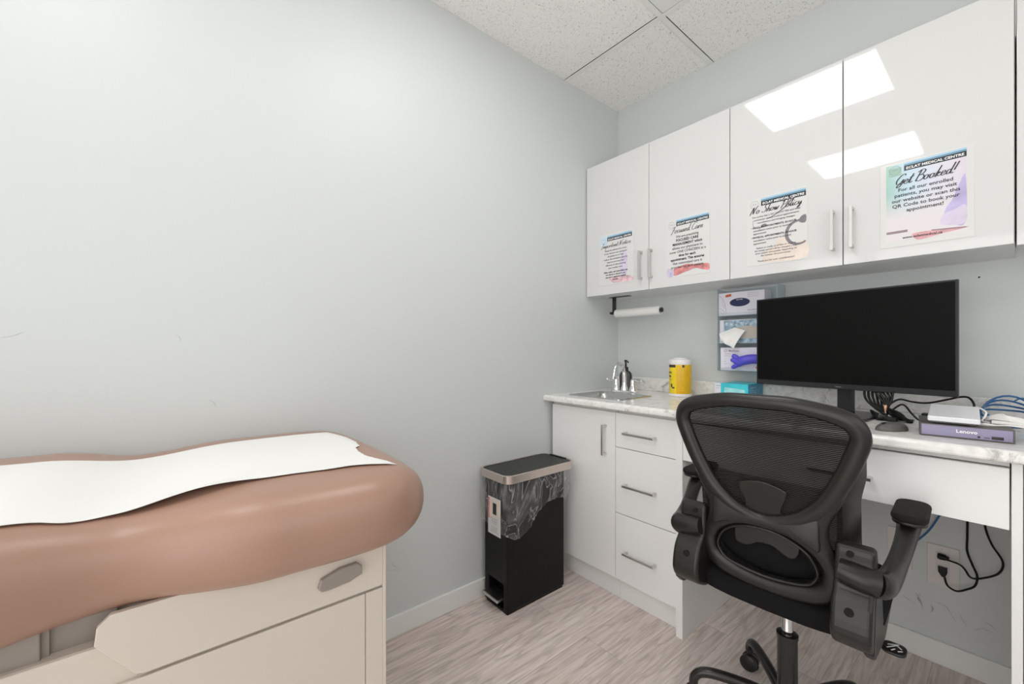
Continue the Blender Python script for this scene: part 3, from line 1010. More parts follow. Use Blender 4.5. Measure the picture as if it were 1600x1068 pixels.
# ================================================================== NOTICES ON THE DOORS
def poster(label, x0, x1, z0, z1, px0, px1, pz0, pz1):
    """x0..z1 sheet, px0..pz1 printed area"""
    t = Thing('notice_sheet', label, 'notice', ((x0 + x1) / 2, DU, z0), 'laminated notices on the cabinet doors')
    s = t.part('sheet', B().box(x0, x1, DU - .0014, DU - .0002, z0, z1, .0003), M['poster'])
    return t, s


Y1 = DU - .0016


def strip(b, x0, x1, z0, z1, d=0.0):
    return b.prism([(x0, z0), (x1, z0), (x1, z1), (x0, z1)], 0, (0, Y1 - d, 0))


def blob(b, pts, d=0.0, n=5):
    q = smooth_path([(p[0], p[1], 0) for p in pts], n, True)
    return b.prism([(p.x, p.y) for p in q], 0, (0, Y1 - d, 0))


def header(t, s, x0, x1, zt, hh, white_logo=True):
    wd = x1 - x0
    hx0 = x0 + wd * .24
    t.part('light_band', strip(B(), hx0, x1, zt - hh * .30, zt), M['band_light'], s)
    t.part('blue_band', strip(B(), hx0, x1, zt - hh * .55, zt - hh * .25, .0001), M['band_blue'], s)
    t.part('title_bar', strip(B(), hx0, x1, zt - hh * 1.25, zt - hh * .5, .0002), M['band_dark'], s)
    t.part('title_print', B().text('ECLAT MEDICAL CENTRE', hh * .50, ((hx0 + x1) / 2, Y1 - .0005, zt - hh * 1.06), bold=.03, sx=(x1 - hx0) * .93 / hh / .50 / text_width('ECLAT MEDICAL CENTRE', .03)), M['ink_white'], s)
    # logo: ring with a scribble
    cx, cz, r = x0 + wd * .12, zt - hh * .85, hh * .62
    ring = [(cx + r * math.cos(a * PI / 12), Y1 - .0004, cz + r * math.sin(a * PI / 12)) for a in range(24)]
    lb = B().tube(ring, .0002, 4, True, up=(0, 1, 0), rw=.0005)
    lb.tube([(cx - r * .6, Y1 - .0004, cz), (cx - r * .35, Y1 - .0004, cz + r * .25), (cx - r * .15, Y1 - .0004, cz - r * .1), (cx + r * .1, Y1 - .0004, cz + r * .25), (cx + r * .3, Y1 - .0004, cz), (cx + r * .6, Y1 - .0004, cz + r * .1)], .0002, 4, up=(0, 1, 0), rw=.0009)
    lb.text('medical centre', hh * .16, (cx, Y1 - .0004, cz - r * 1.4))
    t.part('logo', lb, M['ink_grey'], s)


def lines(b, rows, cx, z, size, lead, align='CENTER', bold=0.0, shear=0.0, sx=1.0, d=.0005):
    for r_ in rows:
        bd = bold
        if r_.startswith('*'):
            r_ = r_[1:]
            bd = .035
        if r_:
            b.text(r_, size, (cx, Y1 - d, z), align=align, bold=bd, shear=shear, sx=sx)
        z -= lead
    return z


SCRIPT = {
'a': (.45, [[(.32,.36),(.2,.4),(.06,.25),(.1,.04),(.25,.05),(.33,.3),(.34,.38),(.33,.08),(.42,.02),(.5,.1)]]),
'c': (.38, [[(.32,.34),(.22,.4),(.08,.28),(.06,.1),(.18,.01),(.34,.08),(.42,.14)]]),
'd': (.46, [[(.32,.34),(.2,.4),(.06,.25),(.1,.04),(.25,.06),(.36,.4),(.46,.95)], [(.46,.95),(.36,.4),(.35,.08),(.44,.02),(.5,.08)]]),
'e': (.38, [[(.04,.16),(.2,.2),(.32,.3),(.26,.4),(.12,.36),(.06,.16),(.14,.02),(.28,.03),(.42,.14)]]),
'f': (.3, [[(.3,.9),(.2,.95),(.12,.5),(.0,-.3)], [(.0,.4),(.3,.45)]]),
'h': (.42, [[(.02,0),(.12,.4),(.24,.95),(.16,.6),(.06,0)], [(.06,0),(.14,.28),(.26,.38),(.32,.3),(.28,.06),(.36,.0),(.44,.1)]]),
'i': (.24, [[(.02,.1),(.12,.38),(.1,.08),(.18,.01),(.28,.12)], [(.16,.56),(.19,.63)]]),
'k': (.38, [[(.02,0),(.12,.4),(.26,.95),(.16,.5),(.06,0)], [(.1,.2),(.26,.38),(.3,.3),(.14,.2),(.26,.04),(.4,.08)]]),
'l': (.24, [[(.0,.08),(.14,.5),(.26,.95),(.2,.9),(.1,.2),(.16,.0),(.28,.1)]]),
'm': (.54, [[(.0,.1),(.08,.36),(.06,0)], [(.06,0),(.14,.3),(.24,.38),(.26,.3),(.22,0)], [(.22,0),(.32,.32),(.42,.38),(.44,.28),(.4,.06),(.48,0),(.56,.1)]]),
'n': (.4, [[(.0,.1),(.08,.36),(.06,0)], [(.06,0),(.16,.32),(.27,.38),(.29,.28),(.26,.06),(.34,0),(.42,.1)]]),
'o': (.42, [[(.2,.39),(.08,.32),(.04,.14),(.13,.0),(.27,.06),(.33,.24),(.26,.37),(.18,.38)], [(.26,.37),(.34,.33),(.42,.36)]]),
'p': (.38, [[(.02,.1),(.12,.38),(.06,0),(.0,-.38)], [(.07,.05),(.16,.34),(.3,.38),(.34,.2),(.24,.02),(.1,.06)], [(.24,.02),(.4,.1)]]),
'r': (.32, [[(.02,.1),(.1,.38),(.08,.0)], [(.08,.0),(.14,.26),(.26,.4),(.34,.34)]]),
's': (.32, [[(.0,.06),(.16,.28),(.24,.4),(.2,.28),(.28,.12),(.2,.0),(.06,.04)], [(.2,.0),(.36,.1)]]),
't': (.28, [[(.02,.1),(.16,.5),(.24,.8),(.14,.3),(.12,.04),(.22,.0),(.32,.1)], [(.02,.52),(.36,.58)]]),
'u': (.44, [[(.02,.1),(.1,.38),(.08,.1),(.16,.0),(.28,.1),(.36,.38),(.34,.08),(.4,.0),(.48,.1)]]),
'w': (.5, [[(.02,.1),(.1,.38),(.08,.06),(.16,0),(.28,.34),(.26,.06),(.36,.0),(.46,.36),(.54,.34)]]),
'y': (.4, [[(.02,.1),(.1,.38),(.1,.12),(.2,.04),(.34,.36),(.3,.0),(.2,-.34),(.06,-.36),(.14,-.16),(.42,.1)]]),
'I': (.40, [[(.1,.85),(.5,.95)], [(.34,.9),(.2,.4),(.06,0),(-.1,-.2)], [(-.05,0),(.38,.02)]]),
'N': (.62, [[(-.05,-.1),(.1,.5),(.22,.9),(.24,.5),(.3,.02),(.4,.5),(.6,.95),(.75,1.0)]]),
'F': (.5, [[(.05,.8),(.4,.92),(.75,.95)], [(.38,.9),(.25,.4),(.08,-.1),(-.05,-.05)], [(.1,.45),(.5,.5)]]),
'C': (.55, [[(.62,.8),(.55,.95),(.3,.85),(.08,.45),(.12,.08),(.35,.0),(.6,.18)]]),
'S': (.52, [[(.6,.85),(.5,.97),(.28,.85),(.26,.6),(.44,.4),(.36,.08),(.12,.0),(.0,.15)]]),
'P': (.48, [[(.22,.9),(.12,.4),(.0,-.05)], [(.0,.75),(.25,.98),(.55,.9),(.55,.6),(.3,.42),(.14,.46)]]),
'G': (.64, [[(.62,.8),(.55,.95),(.3,.85),(.08,.45),(.12,.12),(.35,.08),(.58,.42)], [(.6,.45),(.56,.05),(.42,-.22),(.24,-.24),(.3,-.02),(.72,.16)]]),
'B': (.60, [[(.25,.95),(.12,.4),(.05,0)], [(.02,.8),(.3,1.0),(.55,.88),(.45,.6),(.2,.5),(.5,.48),(.58,.2),(.35,-.02),(.0,.05)]]),
'!': (.25, [[(.25,.95),(.1,.25)], [(.05,.03),(.07,.08)]]),
' ': (.28, []),
}


def script(b, txt, x0, x1, z, size, d=.0006, pen=.028, slant=.30):
    """handwritten title between x0 and x1"""
    tot = sum(SCRIPT[c][0] for c in txt)
    kx = (x1 - x0) / (tot * size)
    x = 0
    for c in txt:
        wd, strokes = SCRIPT[c]
        for st in strokes:
            q = smooth_path([(p[0], p[1], 0) for p in st], 4)
            P_ = [(x0 + (x + p.x) * size * kx + p.y * slant * size, Y1 - d, z + p.y * size) for p in q]
            n_ = len(P_)
            b.tube(P_, .00025, 4, up=(0, 1, 0), rw=[size * pen * (.45 + .75 * abs((q[min(i + 1, n_ - 1)] - q[max(i - 1, 0)]).normalized().y)) for i in range(n_)], caps=False)
        x += wd
    return b


# 1 Important Notice
t, s = poster('notice sheet headed Important Notice, on the leftmost cabinet door', .097, .326, 1.513, 1.800, 0, 0, 0, 0)
header(t, s, .104, .314, 1.787, .024)
t.part('sky_print', strip(B(), .104, .154, 1.735, 1.787), M['skyprint'], s)
blob(pb := B(), [(.235, 1.60), (.25, 1.67), (.268, 1.69), (.282, 1.66), (.285, 1.60), (.275, 1.55), (.25, 1.54)])
t.part('sleeve_picture', pb, M['lilacpale'], s)
blob(pb := B(), [(.165, 1.548), (.21, 1.556), (.26, 1.556), (.315, 1.545), (.316, 1.522), (.26, 1.521), (.20, 1.523), (.18, 1.535)], .0001)
t.part('hand_picture', pb, M['pinkpale'], s)
tb = script(B(), 'Important Notice', .114, .305, 1.722, .027, pen=.035)
z = lines(tb, ['Please be advised that most', 'of our doctors are opting for', 'AI platforms to help', 'reduce the evaluation time to', 'improve accuracy and', 'efficiency in documenting', 'your medical care.'], .209, 1.700, .0128, .0162, bold=.008)
lines(tb, ['*Video, audio, and transcribing are', '*not stored or shared in any', '*secured or personal medical', '*records.'], .209, z - .006, .0115, .0140)
t.part('print', tb, M['ink'], s)

# 2 Focused Care
t, s = poster('notice sheet headed Focused Care, second cabinet door from the left', .508, .724, 1.505, 1.788, 0, 0, 0, 0)
header(t, s, .513, .719, 1.779, .024)
blob(pb := B(), [(.548, 1.543), (.59, 1.556), (.62, 1.560), (.65, 1.553), (.69, 1.551), (.7185, 1.546), (.7185, 1.519), (.69, 1.524), (.655, 1.535), (.63, 1.528), (.60, 1.522), (.56, 1.512), (.545, 1.52)])
t.part('clasped_hands_picture', pb, M['coral'], s)
fb_ = B()
for k in range(4):
    xx = .60 + .012 * k
    fb_.tube([(xx, Y1 - .0003, 1.551 - .002 * k), (xx + .010, Y1 - .0003, 1.541 - .002 * k), (xx + .017, Y1 - .0003, 1.531)], .0002, 5, up=(0, 1, 0), rw=.0007)
t.part('finger_lines', fb_, M['mauve'], s)
t.part('cuff_picture', blob(B(), [(.513, 1.508), (.513, 1.545), (.53, 1.55), (.549, 1.540), (.547, 1.512), (.53, 1.507)], .0001), M['lilacpale'], s)
t.part('sleeve_picture', strip(B(), .528, .540, 1.508, 1.530, .0002), M['lilac'], s)
tb = script(B(), 'Focused Care', .536, .690, 1.716, .033, pen=.035)
lines(tb, ['We are practising', '*FOCUSED CARE', '*MANAGEMENT which', 'allows our physicians to', 'cover ONE CONCERN at a', '*time for each', '*appointment. This ensures', 'that customized care is', 'provided for each patient.'], .616, 1.692, .0165, .0182, bold=.012, sx=.93)
t.part('print', tb, M['ink'], s)

# 3 No Show Policy
t, s = poster('notice sheet headed No Show Policy, on the third cabinet door', .878, 1.095, 1.505, 1.787, 0, 0, 0, 0)
header(t, s, .884, 1.090, 1.779, .025)
t.part('peach_print', blob(B(), [(.955, 1.512), (.94, 1.535), (.955, 1.56), (.985, 1.575), (.99, 1.60), (1.02, 1.60), (1.05, 1.575), (1.09, 1.575), (1.09, 1.512)]), M['peach'], s)
rg = [(1.066 + .042 * math.cos(a * PI / 16), Y1 - .0003, 1.612 + .046 * math.sin(a * PI / 16)) for a in range(5, 28)]
sbb = B().tube(rg, .0002, 5, up=(0, 1, 0), rw=[.0035 + .003 * math.sin(PI * i / 22) for i in range(len(rg))])
sbb.tube(smooth_path([(.902, Y1 - .0003, 1.693), (.905, Y1 - .0003, 1.668), (.925, Y1 - .0003, 1.656), (.945, Y1 - .0003, 1.664)], 5), .0002, 5, up=(0, 1, 0), rw=.0008)
sbb.tube(smooth_path([(.955, Y1 - .0003, 1.688), (.985, Y1 - .0003, 1.70), (1.02, Y1 - .0003, 1.722), (1.05, Y1 - .0003, 1.755)], 5), .0002, 5, up=(0, 1, 0), rw=[.001 + .0002 * i for i in range(16)])
blob(sbb, [(1.066, 1.655), (1.075, 1.672), (1.09, 1.674), (1.09, 1.648), (1.078, 1.645)], .0001)
blob(sbb, [(.932, 1.667), (.948, 1.672), (.955, 1.664), (.942, 1.658)], .0001)
t.part('stethoscope_picture', sbb, M['stetho'], s)
tb = script(B(), 'No Show Policy', .893, 1.075, 1.720, .030, pen=.045)
lines(tb, ['Our policy has a NO SHOW FEE and what', 'constitutes missed booked appointments', 'cancellations and bringing changes'], .986, 1.702, .0098, .0125, bold=.01, sx=1.0)
for zz, rows in ((1.658, ['*\u2022 REGULAR APPOINTMENTS: 24 HOUR', '   cancellation notice prior to booked', '   appointment']), (1.617, ['*\u2022 PHYSICAL APPOINTMENTS: 48 HOUR', '   cancellation notice prior to booked', '   appointment'])):
    lines(tb, rows, .896, zz, .0102, .0125, 'LEFT', bold=.012, sx=.93)
lines(tb, ['Failure to notify us of late or missing', 'the timely period will be charged a one-', 'time missed visit penalty depending on', 'the number of occurrences.', '', 'Thank you for your consideration!'], .986, 1.572, .0095, .0108, bold=.01)
t.part('print', tb, M['ink'], s)

# 4 Get Booked!
t, s = poster('pastel notice sheet headed Get Booked!, on the cabinet door above the monitor', 1.306, 1.522, 1.500, 1.783, 0, 0, 0, 0)
PX0, PX1, PZ0, PZ1 = 1.321, 1.506, 1.519, 1.776


def print_gradient():
    m, nt, b, N, L = new_nodes('pastel_print')
    tc = N('ShaderNodeTexCoord')
    sx = N('ShaderNodeSeparateXYZ')
    L(tc.outputs['Generated'], sx.inputs[0])
    r1 = N('ShaderNodeValToRGB')
    e = r1.color_ramp.elements
    e[0].position = 0
    e[0].color = (0.38, 0.60, 0.54, 1)
    e[1].position = 1
    e[1].color = (0.74, 0.66, 0.74, 1)
    e.new(.3).color = (0.57, 0.72, 0.82, 1)
    e.new(.6).color = (0.70, 0.72, 0.82, 1)
    L(sx.outputs[0], r1.inputs[0])
    r2 = N('ShaderNodeValToRGB')
    r2.color_ramp.elements[0].position = .28
    r2.color_ramp.elements[0].color = (1, 1, 1, 1)
    r2.color_ramp.elements[1].position = .62
    r2.color_ramp.elements[1].color = (0, 0, 0, 1)
    L(sx.outputs[2], r2.inputs[0])
    mx = N('ShaderNodeMixRGB')
    L(r2.outputs[0], mx.inputs[0])
    L(r1.outputs[0], mx.inputs[1])
    mx.inputs[2].default_value = (.76, .72, .74, 1)
    L(mx.outputs[0], b.inputs['Base Color'])
    b.inputs['Roughness'].default_value = .15
    return m


t.part('pastel_print', strip(B(), PX0, PX1, PZ0, PZ1, -.0001), print_gradient(), s)
header(t, s, PX0, PX1, PZ1, .022)
t.part('logo_square', strip(B(), PX0 + .006, PX0 + .038, 1.738, 1.765, .0001), M['mint'], s)
t.part('shirt_picture', blob(B(), [(1.504, 1.69), (1.492, 1.672), (1.476, 1.625), (1.462, 1.60), (1.458, 1.565), (1.475, 1.55), (1.504, 1.548)], .0001), M['lilac'], s)
t.part('shirt_fold_picture', blob(B(), [(1.504, 1.60), (1.48, 1.592), (1.455, 1.58), (1.45, 1.555), (1.47, 1.545), (1.504, 1.548)], .0002), M['lilacpale'], s)
t.part('hand_picture', blob(B(), [(1.385, 1.535), (1.40, 1.538), (1.45, 1.537), (1.505, 1.533), (1.505, 1.530), (1.46, 1.524), (1.42, 1.516), (1.40, 1.514), (1.39, 1.522)], .0003), M['rose'], s)
t.part('book_picture', strip(B(), 1.322, 1.374, 1.545, 1.553, .0003), M['mauve'], s)
t.part('book_edge_picture', B().prism([(1.43, 1.536), (1.505, 1.530), (1.505, 1.534), (1.43, 1.540)], 0, (0, Y1 - .0004, 0)), M['mauve'], s)
tb = script(B(), 'Get Booked!', 1.342, 1.482, 1.706, .034, .0008, pen=.04)
lines(tb, ['For all our enrolled', 'patients, you may visit', 'our website or scan this', 'QR Code to book your', 'appointment!'], 1.414, 1.683, .0158, .0175, bold=.012, sx=1.02, d=.0008)
lines(tb, ['www.eclatmedical.ca'], 1.408, 1.524, .0110, .01, bold=.02, d=.0010)
t.part('print', tb, M['ink'], s)

# ================================================================== UNDER-CABINET TOWEL HOLDER
t = Thing('towel_holder', 'black metal paper towel holder hanging under the wall cabinet', 'towel holder', (.1, -.175, ZB))
t.part('mounting_plate', B().box(.073, .208, -.19, -.160, ZB - .003, ZB - .0002, .001), M['black_satin'])
t.part('arm', B().box(.088, .113, -.178, -.172, 1.375, ZB - .002, .001).box(.070, .113, -.18, -.17, 1.365, 1.378, .002), M['black_satin'])
t.part('rod', B().tube([(.080, -.175, 1.368), (.408, -.175, 1.368)], .006, 12).lathe([(0, 0), (.013, 0), (.013, .004), (0, .004)], (.404, -.175, 1.368), 20, 'x'), M['black_satin'])
pr = [(.0145, 0.0), (.0225, 0.0), (.0235, .003), (.0235, .282), (.0225, .285), (.0145, .285), (.0145, 0.0)]
tag(B().lathe(pr, (.114, -.175, 1.366), 32, 'x').build('paper_towel_roll', M['paper_roll'], None), 'nearly empty white paper towel roll on the black holder', 'paper towel roll')

# ================================================================== ACRYLIC BOX HOLDER AND BOXES
HX0, HX1, HZ0, HZ1 = .662, .925, 1.052, 1.452
t = Thing('box_holder', 'clear acrylic three-tier box holder on the wall left of the monitor', 'box holder', (.79, 0, HZ0))
hb = B()
hb.box(HX0, HX1, -.004, -.0006, HZ0, HZ1, .0005)
for xx in (HX0, HX1 - .003):
    hb.box(xx, xx + .003, -.104, -.004, HZ0, HZ1, .0005)
t.part('shell', hb, M['acrylic'])
for z0 in (HZ0, 1.184, 1.318):
    t.part('shelf', B().box(HX0 + .003, HX1 - .003, -.101, -.004, z0, z0 + .003, .0005).box(HX0 + .003, HX1 - .003, -.104, -.101, z0, z0 + .016, .0005), M['acrylic'])
# top box
t = Thing('glove_box', 'lilac-white glove box with dark navy oval opening, top tier of the holder', 'glove box', (.77, -.05, 1.3215), 'glove boxes in the clear holder')
bx = t.part('carton', B().box(.667, .872, -.098, -.008, 1.3215, 1.432, .001), M['box_white'])
o_ = [(.765 + .045 * math.cos(a * PI / 16), 1.382 + .020 * math.sin(a * PI / 16)) for a in range(32)]
t.part('opening', B().prism(o_, .003, (0, -.0975, 0), bev=.001), M['navy'], bx)
tb = B()
for k in range(3):
    tb.text('Nitrile exam gloves', .006, (.800, -.0984, 1.420 - .008 * k), align='LEFT')
tb.text('SIZE MEDIUM', .008, (.800, -.0984, 1.340), align='LEFT', bold=.02)
for q in ([(.67, 1.42), (.69, 1.40), (.70, 1.36), (.705, 1.33)], [(.685, 1.40), (.688, 1.37), (.694, 1.362), (.698, 1.38)], [(.668, 1.36), (.685, 1.35), (.70, 1.33)], [(.668, 1.345), (.68, 1.338), (.69, 1.328)]):
    tb.tube(smooth_path([(p[0], -.0982, p[1]) for p in q], 4), .0003, 4, up=(0, 1, 0), rw=.0006)
t.part('print', tb, M['ink_grey'], bx)
t.part('red_badge', B().prism([(.70, 1.41), (.727, 1.413), (.727, 1.425), (.70, 1.422)], 0, (0, -.0985, 0)), M['orange_ink'], bx)
ob = B()
ob.text('GLOVES', .008, (.765, -.1009, 1.3925), bold=.02)
t.part('opening_print', ob, M['box_white'], bx)
# middle box
t = Thing('tissue_box', 'frosty blue tissue box in the middle tier of the clear holder', 'tissue box', (.79, -.05, 1.1875))
bx = t.part('carton', B().box(.672, .905, -.098, -.008, 1.1875, 1.300, .001), M['box_white'])
t.part('print', B().prism([(.692, 1.190), (.902, 1.190), (.902, 1.297), (.692, 1.297)], 0, (0, -.0985, 0)), M['box_blue'], bx)
o_ = [(.80 + .082 * math.cos(a * PI / 16), 1.238 + .030 * math.sin(a * PI / 16)) for a in range(32)]
t.part('opening', B().prism(o_, .001, (0, -.0978, 0)), M['card_beige'], bx)
fl = B()
for k in range(9):
    cx, cz, r = .705 + .022 * k, 1.283 - .004 * (k % 3), .006 + .002 * (k % 2)
    for a in range(3):
        dx, dz = r * math.cos(a * PI / 3), r * math.sin(a * PI / 3)
        fl.tube([(cx - dx, -.0988, cz - dz), (cx + dx, -.0988, cz + dz)], .0002, 4, up=(0, 1, 0), rw=.0006)
t.part('snowflake_print', fl, M['ink_white'], bx)
# tissue pulled out
def tis(i, j):
    u, v = i / 14, j / 10
    ax = Vector((.748, -.108, 1.262))
    l = Vector((.679, -.118, 1.236))
    r_ = Vector((.795, -.112, 1.245))
    bt = Vector((.752, -.128, 1.160))
    bl = Vector((.700, -.132, 1.193))
    top = l.lerp(ax, min(1, u * 2)) if u < .5 else ax.lerp(r_, (u - .5) * 2)
    bot = bl.lerp(bt, u)
    p = top.lerp(bot, v)
    p.y += .005 * math.sin(u * 9 + v * 2) * (.3 + v) - .012 * math.sin(PI * v)
    return p
tag(B().solid(tis, 15, 11, .0008).build('tissue_sheet', M['tissue'], None), 'crumpled white tissue sheet hanging out of the blue tissue box', 'tissue')
# bottom box
t = Thing('glove_box', 'white glove box with violet gloves poking out, bottom tier of the holder', 'glove box', (.79, -.05, 1.0555), 'glove boxes in the clear holder')
bx = t.part('carton', B().box(.676, .908, -.098, -.008, 1.0555, 1.166, .001), M['box_white'])
tb = B().text('Medicom', .013, (.715, -.0986, 1.146), align='LEFT', bold=.02)
tb.tube([(.70 + .006 * math.cos(a * PI / 6), -.0984, 1.151 + .006 * math.sin(a * PI / 6)) for a in range(12)], .0003, 4, True, up=(0, 1, 0), rw=.001)
for k, s_ in enumerate(['Nitrile gloves', 'powder free', '', '', '100', 'size M', '', 'non sterile']):
    tb.text(s_, .006, (.694, -.0986, 1.134 - .0095 * k), align='LEFT')
t.part('print', tb, M['ink_grey'], bx)
t.part('red_print', B().prism([(.835, 1.068), (.858, 1.069), (.858, 1.078), (.835, 1.077)], 0, (0, -.0986, 0)), M['orange_ink'], bx)
gv = B()
gv.tube(smooth_path([(.86, -.105, 1.112), (.82, -.118, 1.112), (.785, -.122, 1.104), (.765, -.118, 1.095)], 5), [.022] * 4 + [.024] * 6 + [.021] * 5 + [.016], 16, up=(0, 1, 0), rw=[.022] * 16)
for (a, b_, c_, r) in (((.772, 1.108), (.755, 1.122), (.742, 1.128), .011), ((.772, 1.100), (.75, 1.108), (.737, 1.100), .010), ((.79, 1.094), (.762, 1.082), (.738, 1.068), .0095), ((.775, 1.10), (.757, 1.098), (.744, 1.112), .010)):
    q = smooth_path([(a[0], -.118, a[1]), (b_[0], -.124, b_[1]), (c_[0], -.122, c_[1])], 4)
    gv.tube(q, [r] * (len(q) - 2) + [r * .85, r * .35], 12)
tag(gv.build('disposable_glove', M['glove'], None, sharp=60), 'bunched violet-blue disposable gloves poking out of the bottom box', 'gloves')

# ================================================================== MONITOR
MR = math.radians(-10.4)
MC = (1.1835, -.264)
t = Thing('monitor', 'large black desktop monitor on the worktop, screen off', 'monitor', (MC[0], MC[1], CT), rz=MR, local=True)
# local frame: x right, y away from the viewer, z above worktop
zb, zt, hw = 1.008 - CT, 1.3735 - CT, .310
t.part('panel', B().box(-hw, hw, 0, .012, zb, zt, .002).box(-.2, .2, .010, .034, zb + .03, zt - .06, .01), M['bezel'])
t.part('screen', B().box(-hw + .006, hw - .006, -.0008, .002, zb + .020, zt - .006), M['screen'])
t.part('brand_print', B().text('Lenovo', .0062, (-.004, -.0006, zb + .0075), bold=.02), M['ink_grey'])
t.part('stand_column', B().box(-.024, .024, .036, .062, .006, .24, .003).box(-.035, .035, .030, .040, .14, .22, .002), M['bezel'])
t.part('stand_base', B().prism([(-.125, -.12), (.125, -.12), (.10, .10), (-.10, .10)], .008, (0, 0, .0006), (1, 0, 0), (0, 1, 0), .002), M['black_satin'])

# ================================================================== MINI PC AND NETWORK BOX
t = Thing('mini_pc', 'flat grey mini computer with lilac front, at the right end of the worktop', 'mini computer', (1.428, -.556, CT), rz=math.radians(6.5), local=True)
L_ = .174
cs = t.part('case', B().box(0, L_, 0, .178, .0006, .0355, .0015), M['pc_case'])
t.part('front_panel', B().box(.004, L_ - .004, -.0008, .001, .0045, .0325, .0003), M['pc_front'])
t.part('brand_print', B().text('Lenovo', .0125, (.090, -.0012, .0165), bold=.025, sx=1.05), M['ink_white'])
pb = B().box(.134, .155, -.0014, 0, .0070, .0145, .0003).box(.121, .131, -.0014, 0, .0085, .0102).lathe([(0, 0), (.0028, 0), (.0028, .002), (0, .002)], (.112, -.0012, .0098), 12, 'y')
t.part('port', pb, M['black_plastic'])
q = [(.1640 + .0032 * math.cos(a), -.0012, .0118 + .0032 * math.sin(a)) for a in [math.radians(130 + 280 * k / 10) for k in range(11)]]
t.part('power_button', B().tube(q, .0002, 4, up=(0, 1, 0), rw=.0005).box(.1636, .1644, -.0014, -.001, .0125, .016), M['ink_grey'])
t = Thing('network_box', 'square white network device resting on the mini computer', 'network device', (1.4445, -.562, CT + .0356), rz=math.radians(3.0), local=True)
tilt = Matrix.Rotation(math.radians(6.5), 4, 'X')
mt = Matrix.Translation((0, 0, .004)) @ tilt
t.part('shell', B().box(0, .0985, 0, .165, .004, .018, .003, 3, mtx=mt), M['white_plastic'])
t.part('underside', B().box(.004, .0945, .003, .16, .0005, .0045, .001, mtx=mt), M['pc_case'])
for fx, fy in ((.018, .018), (.08, .018)):
    t.part('foot', B().lathe([(0, -.0037), (.006, -.0037), (.006, .001), (0, .001)], (fx, fy, 0), 12, mtx=mt), M['rubber'])
for fx in (.018, .08):
    t.part('foot', B().box(fx - .005, fx + .005, .14, .15, -.0195, .0, .001, mtx=mt), M['rubber'])

# mouse
t = Thing('computer_mouse', 'dark grey computer mouse on the worktop in front of the cables', 'mouse', (1.365, -.525, CT), rz=math.radians(-118), local=True)


def mouse_fn(i, j):
    a = 2 * PI * i / 28
    v = j / 9
    k = math.sqrt(max(0, 1 - v ** 2.2))
    x = .050 * math.cos(a) * (.15 + .85 * k) if v < 1 else 0
    y = .028 * math.sin(a) * (.15 + .85 * k) if v < 1 else 0
    return (x, y, .001 + .024 * v * (1 - .18 * math.cos(a) * (1 - v)))


t.part('body', B().grid(mouse_fn, 28, 10, True).prism([(.0495 * math.cos(2 * PI * k / 28), .0275 * math.sin(2 * PI * k / 28)) for k in range(28)], .004, (0, 0, .0006), (1, 0, 0), (0, 1, 0)), M['pc_case'])
t.part('wheel', B().lathe([(0, -.003), (.008, -.003), (.008, .003), (0, .003)], (.028, 0, .0165), 16, 'y'), M['black_plastic'])


# cables
def cable(b, pts, r, n=8, seg=10):
    q = smooth_path(pts, n)
    return b.tube(q, r, seg)


t = Thing('cable_bundle', 'coiled bundle of black cables below the right half of the monitor', 'cable bundle', (1.30, -.30, CT))
cb_ = B()
R_ = .0037
for k in range(5):
    d = .0105 * k
    cable(cb_, [(1.255 + d, -.262, 1.018), (1.260 + d, -.28 + .2 * d, .985), (1.283 + .6 * d, -.292, .958), (1.318 + .2 * d, -.300, .945 + .8 * d - .012), (1.322, -.300, .956 + .1 * d), (1.300 + d * .8, -.29, .990 + .2 * d), (1.278 + d, -.268, 1.016)], R_)
for k in range(4):
    d = .008 * k
    cable(cb_, [(1.318, -.302, .958), (1.335 + d, -.31 - d, .945), (1.365 + d * .5, -.32 - d, .926 + .002 * (k % 2)), (1.385, -.325 + d, .9195 + .001 * k), (1.372 - d, -.31 + d, .9195 + .0035 * (k % 3)), (1.336, -.304, .934 - .6 * d + .012), (1.318, -.301, .952)], R_)
for k in range(4):
    cable(cb_, [(1.275 + .006 * k, -.275, .935 - .003 * k + .006), (1.29 + .004 * k, -.30 - .01 * k, .921), (1.32, -.33, .9192 + .003 * k), (1.35, -.33, .921 + .002 * k), (1.33, -.30, .935)], R_)
cable(cb_, [(1.336, -.295, 1.014), (1.333, -.300, .985), (1.322, -.304, .955), (1.320, -.306, .935), (1.326, -.309, .9192)], .0034)
t.part('cord', cb_, M['cable_black'])
t.part('tie', B().lathe([(.006, -.004), (.0095, -.003), (.0095, .003), (.006, .004)], (1.3185, -.302, .957), 14, 'x').tube([(1.318, -.312, .953), (1.320, -.314, .94)], .0018, 8), M['copper'])
t = Thing('power_cord', 'black power cord looping from the bundle behind the white network device', 'power cord', (1.40, -.25, CT), 'black power cords')
t.part('cord', cable(B(), [(1.318, -.29, .955), (1.328, -.25, .972), (1.345, -.22, .982), (1.372, -.205, .975), (1.41, -.20, .974), (1.457, -.20, .990), (1.486, -.2, 1.001), (1.505, -.205, 1.001), (1.517, -.23, .985), (1.519, -.27, .965), (1.519, -.33, .945), (1.519, -.36, .936)], .0032), M['cable_black'])
t = Thing('power_cord', 'black power cord dipping onto the worktop left of the mini computer', 'power cord', (1.37, -.30, CT), 'black power cords')
t.part('cord', cable(B(), [(1.330, -.30, .945), (1.345, -.30, .962), (1.358, -.30, .972), (1.369, -.30, .966), (1.383, -.30, .944), (1.402, -.31, .926), (1.43, -.33, .919), (1.46, -.35, .919)], .0030), M['cable_black'])
t.part('plug', B().box(1.395, 1.425, -.205, -.17, .918, .938, .004).box(1.42, 1.44, -.195, -.18, .922, .934, .003), M['cable_black'])

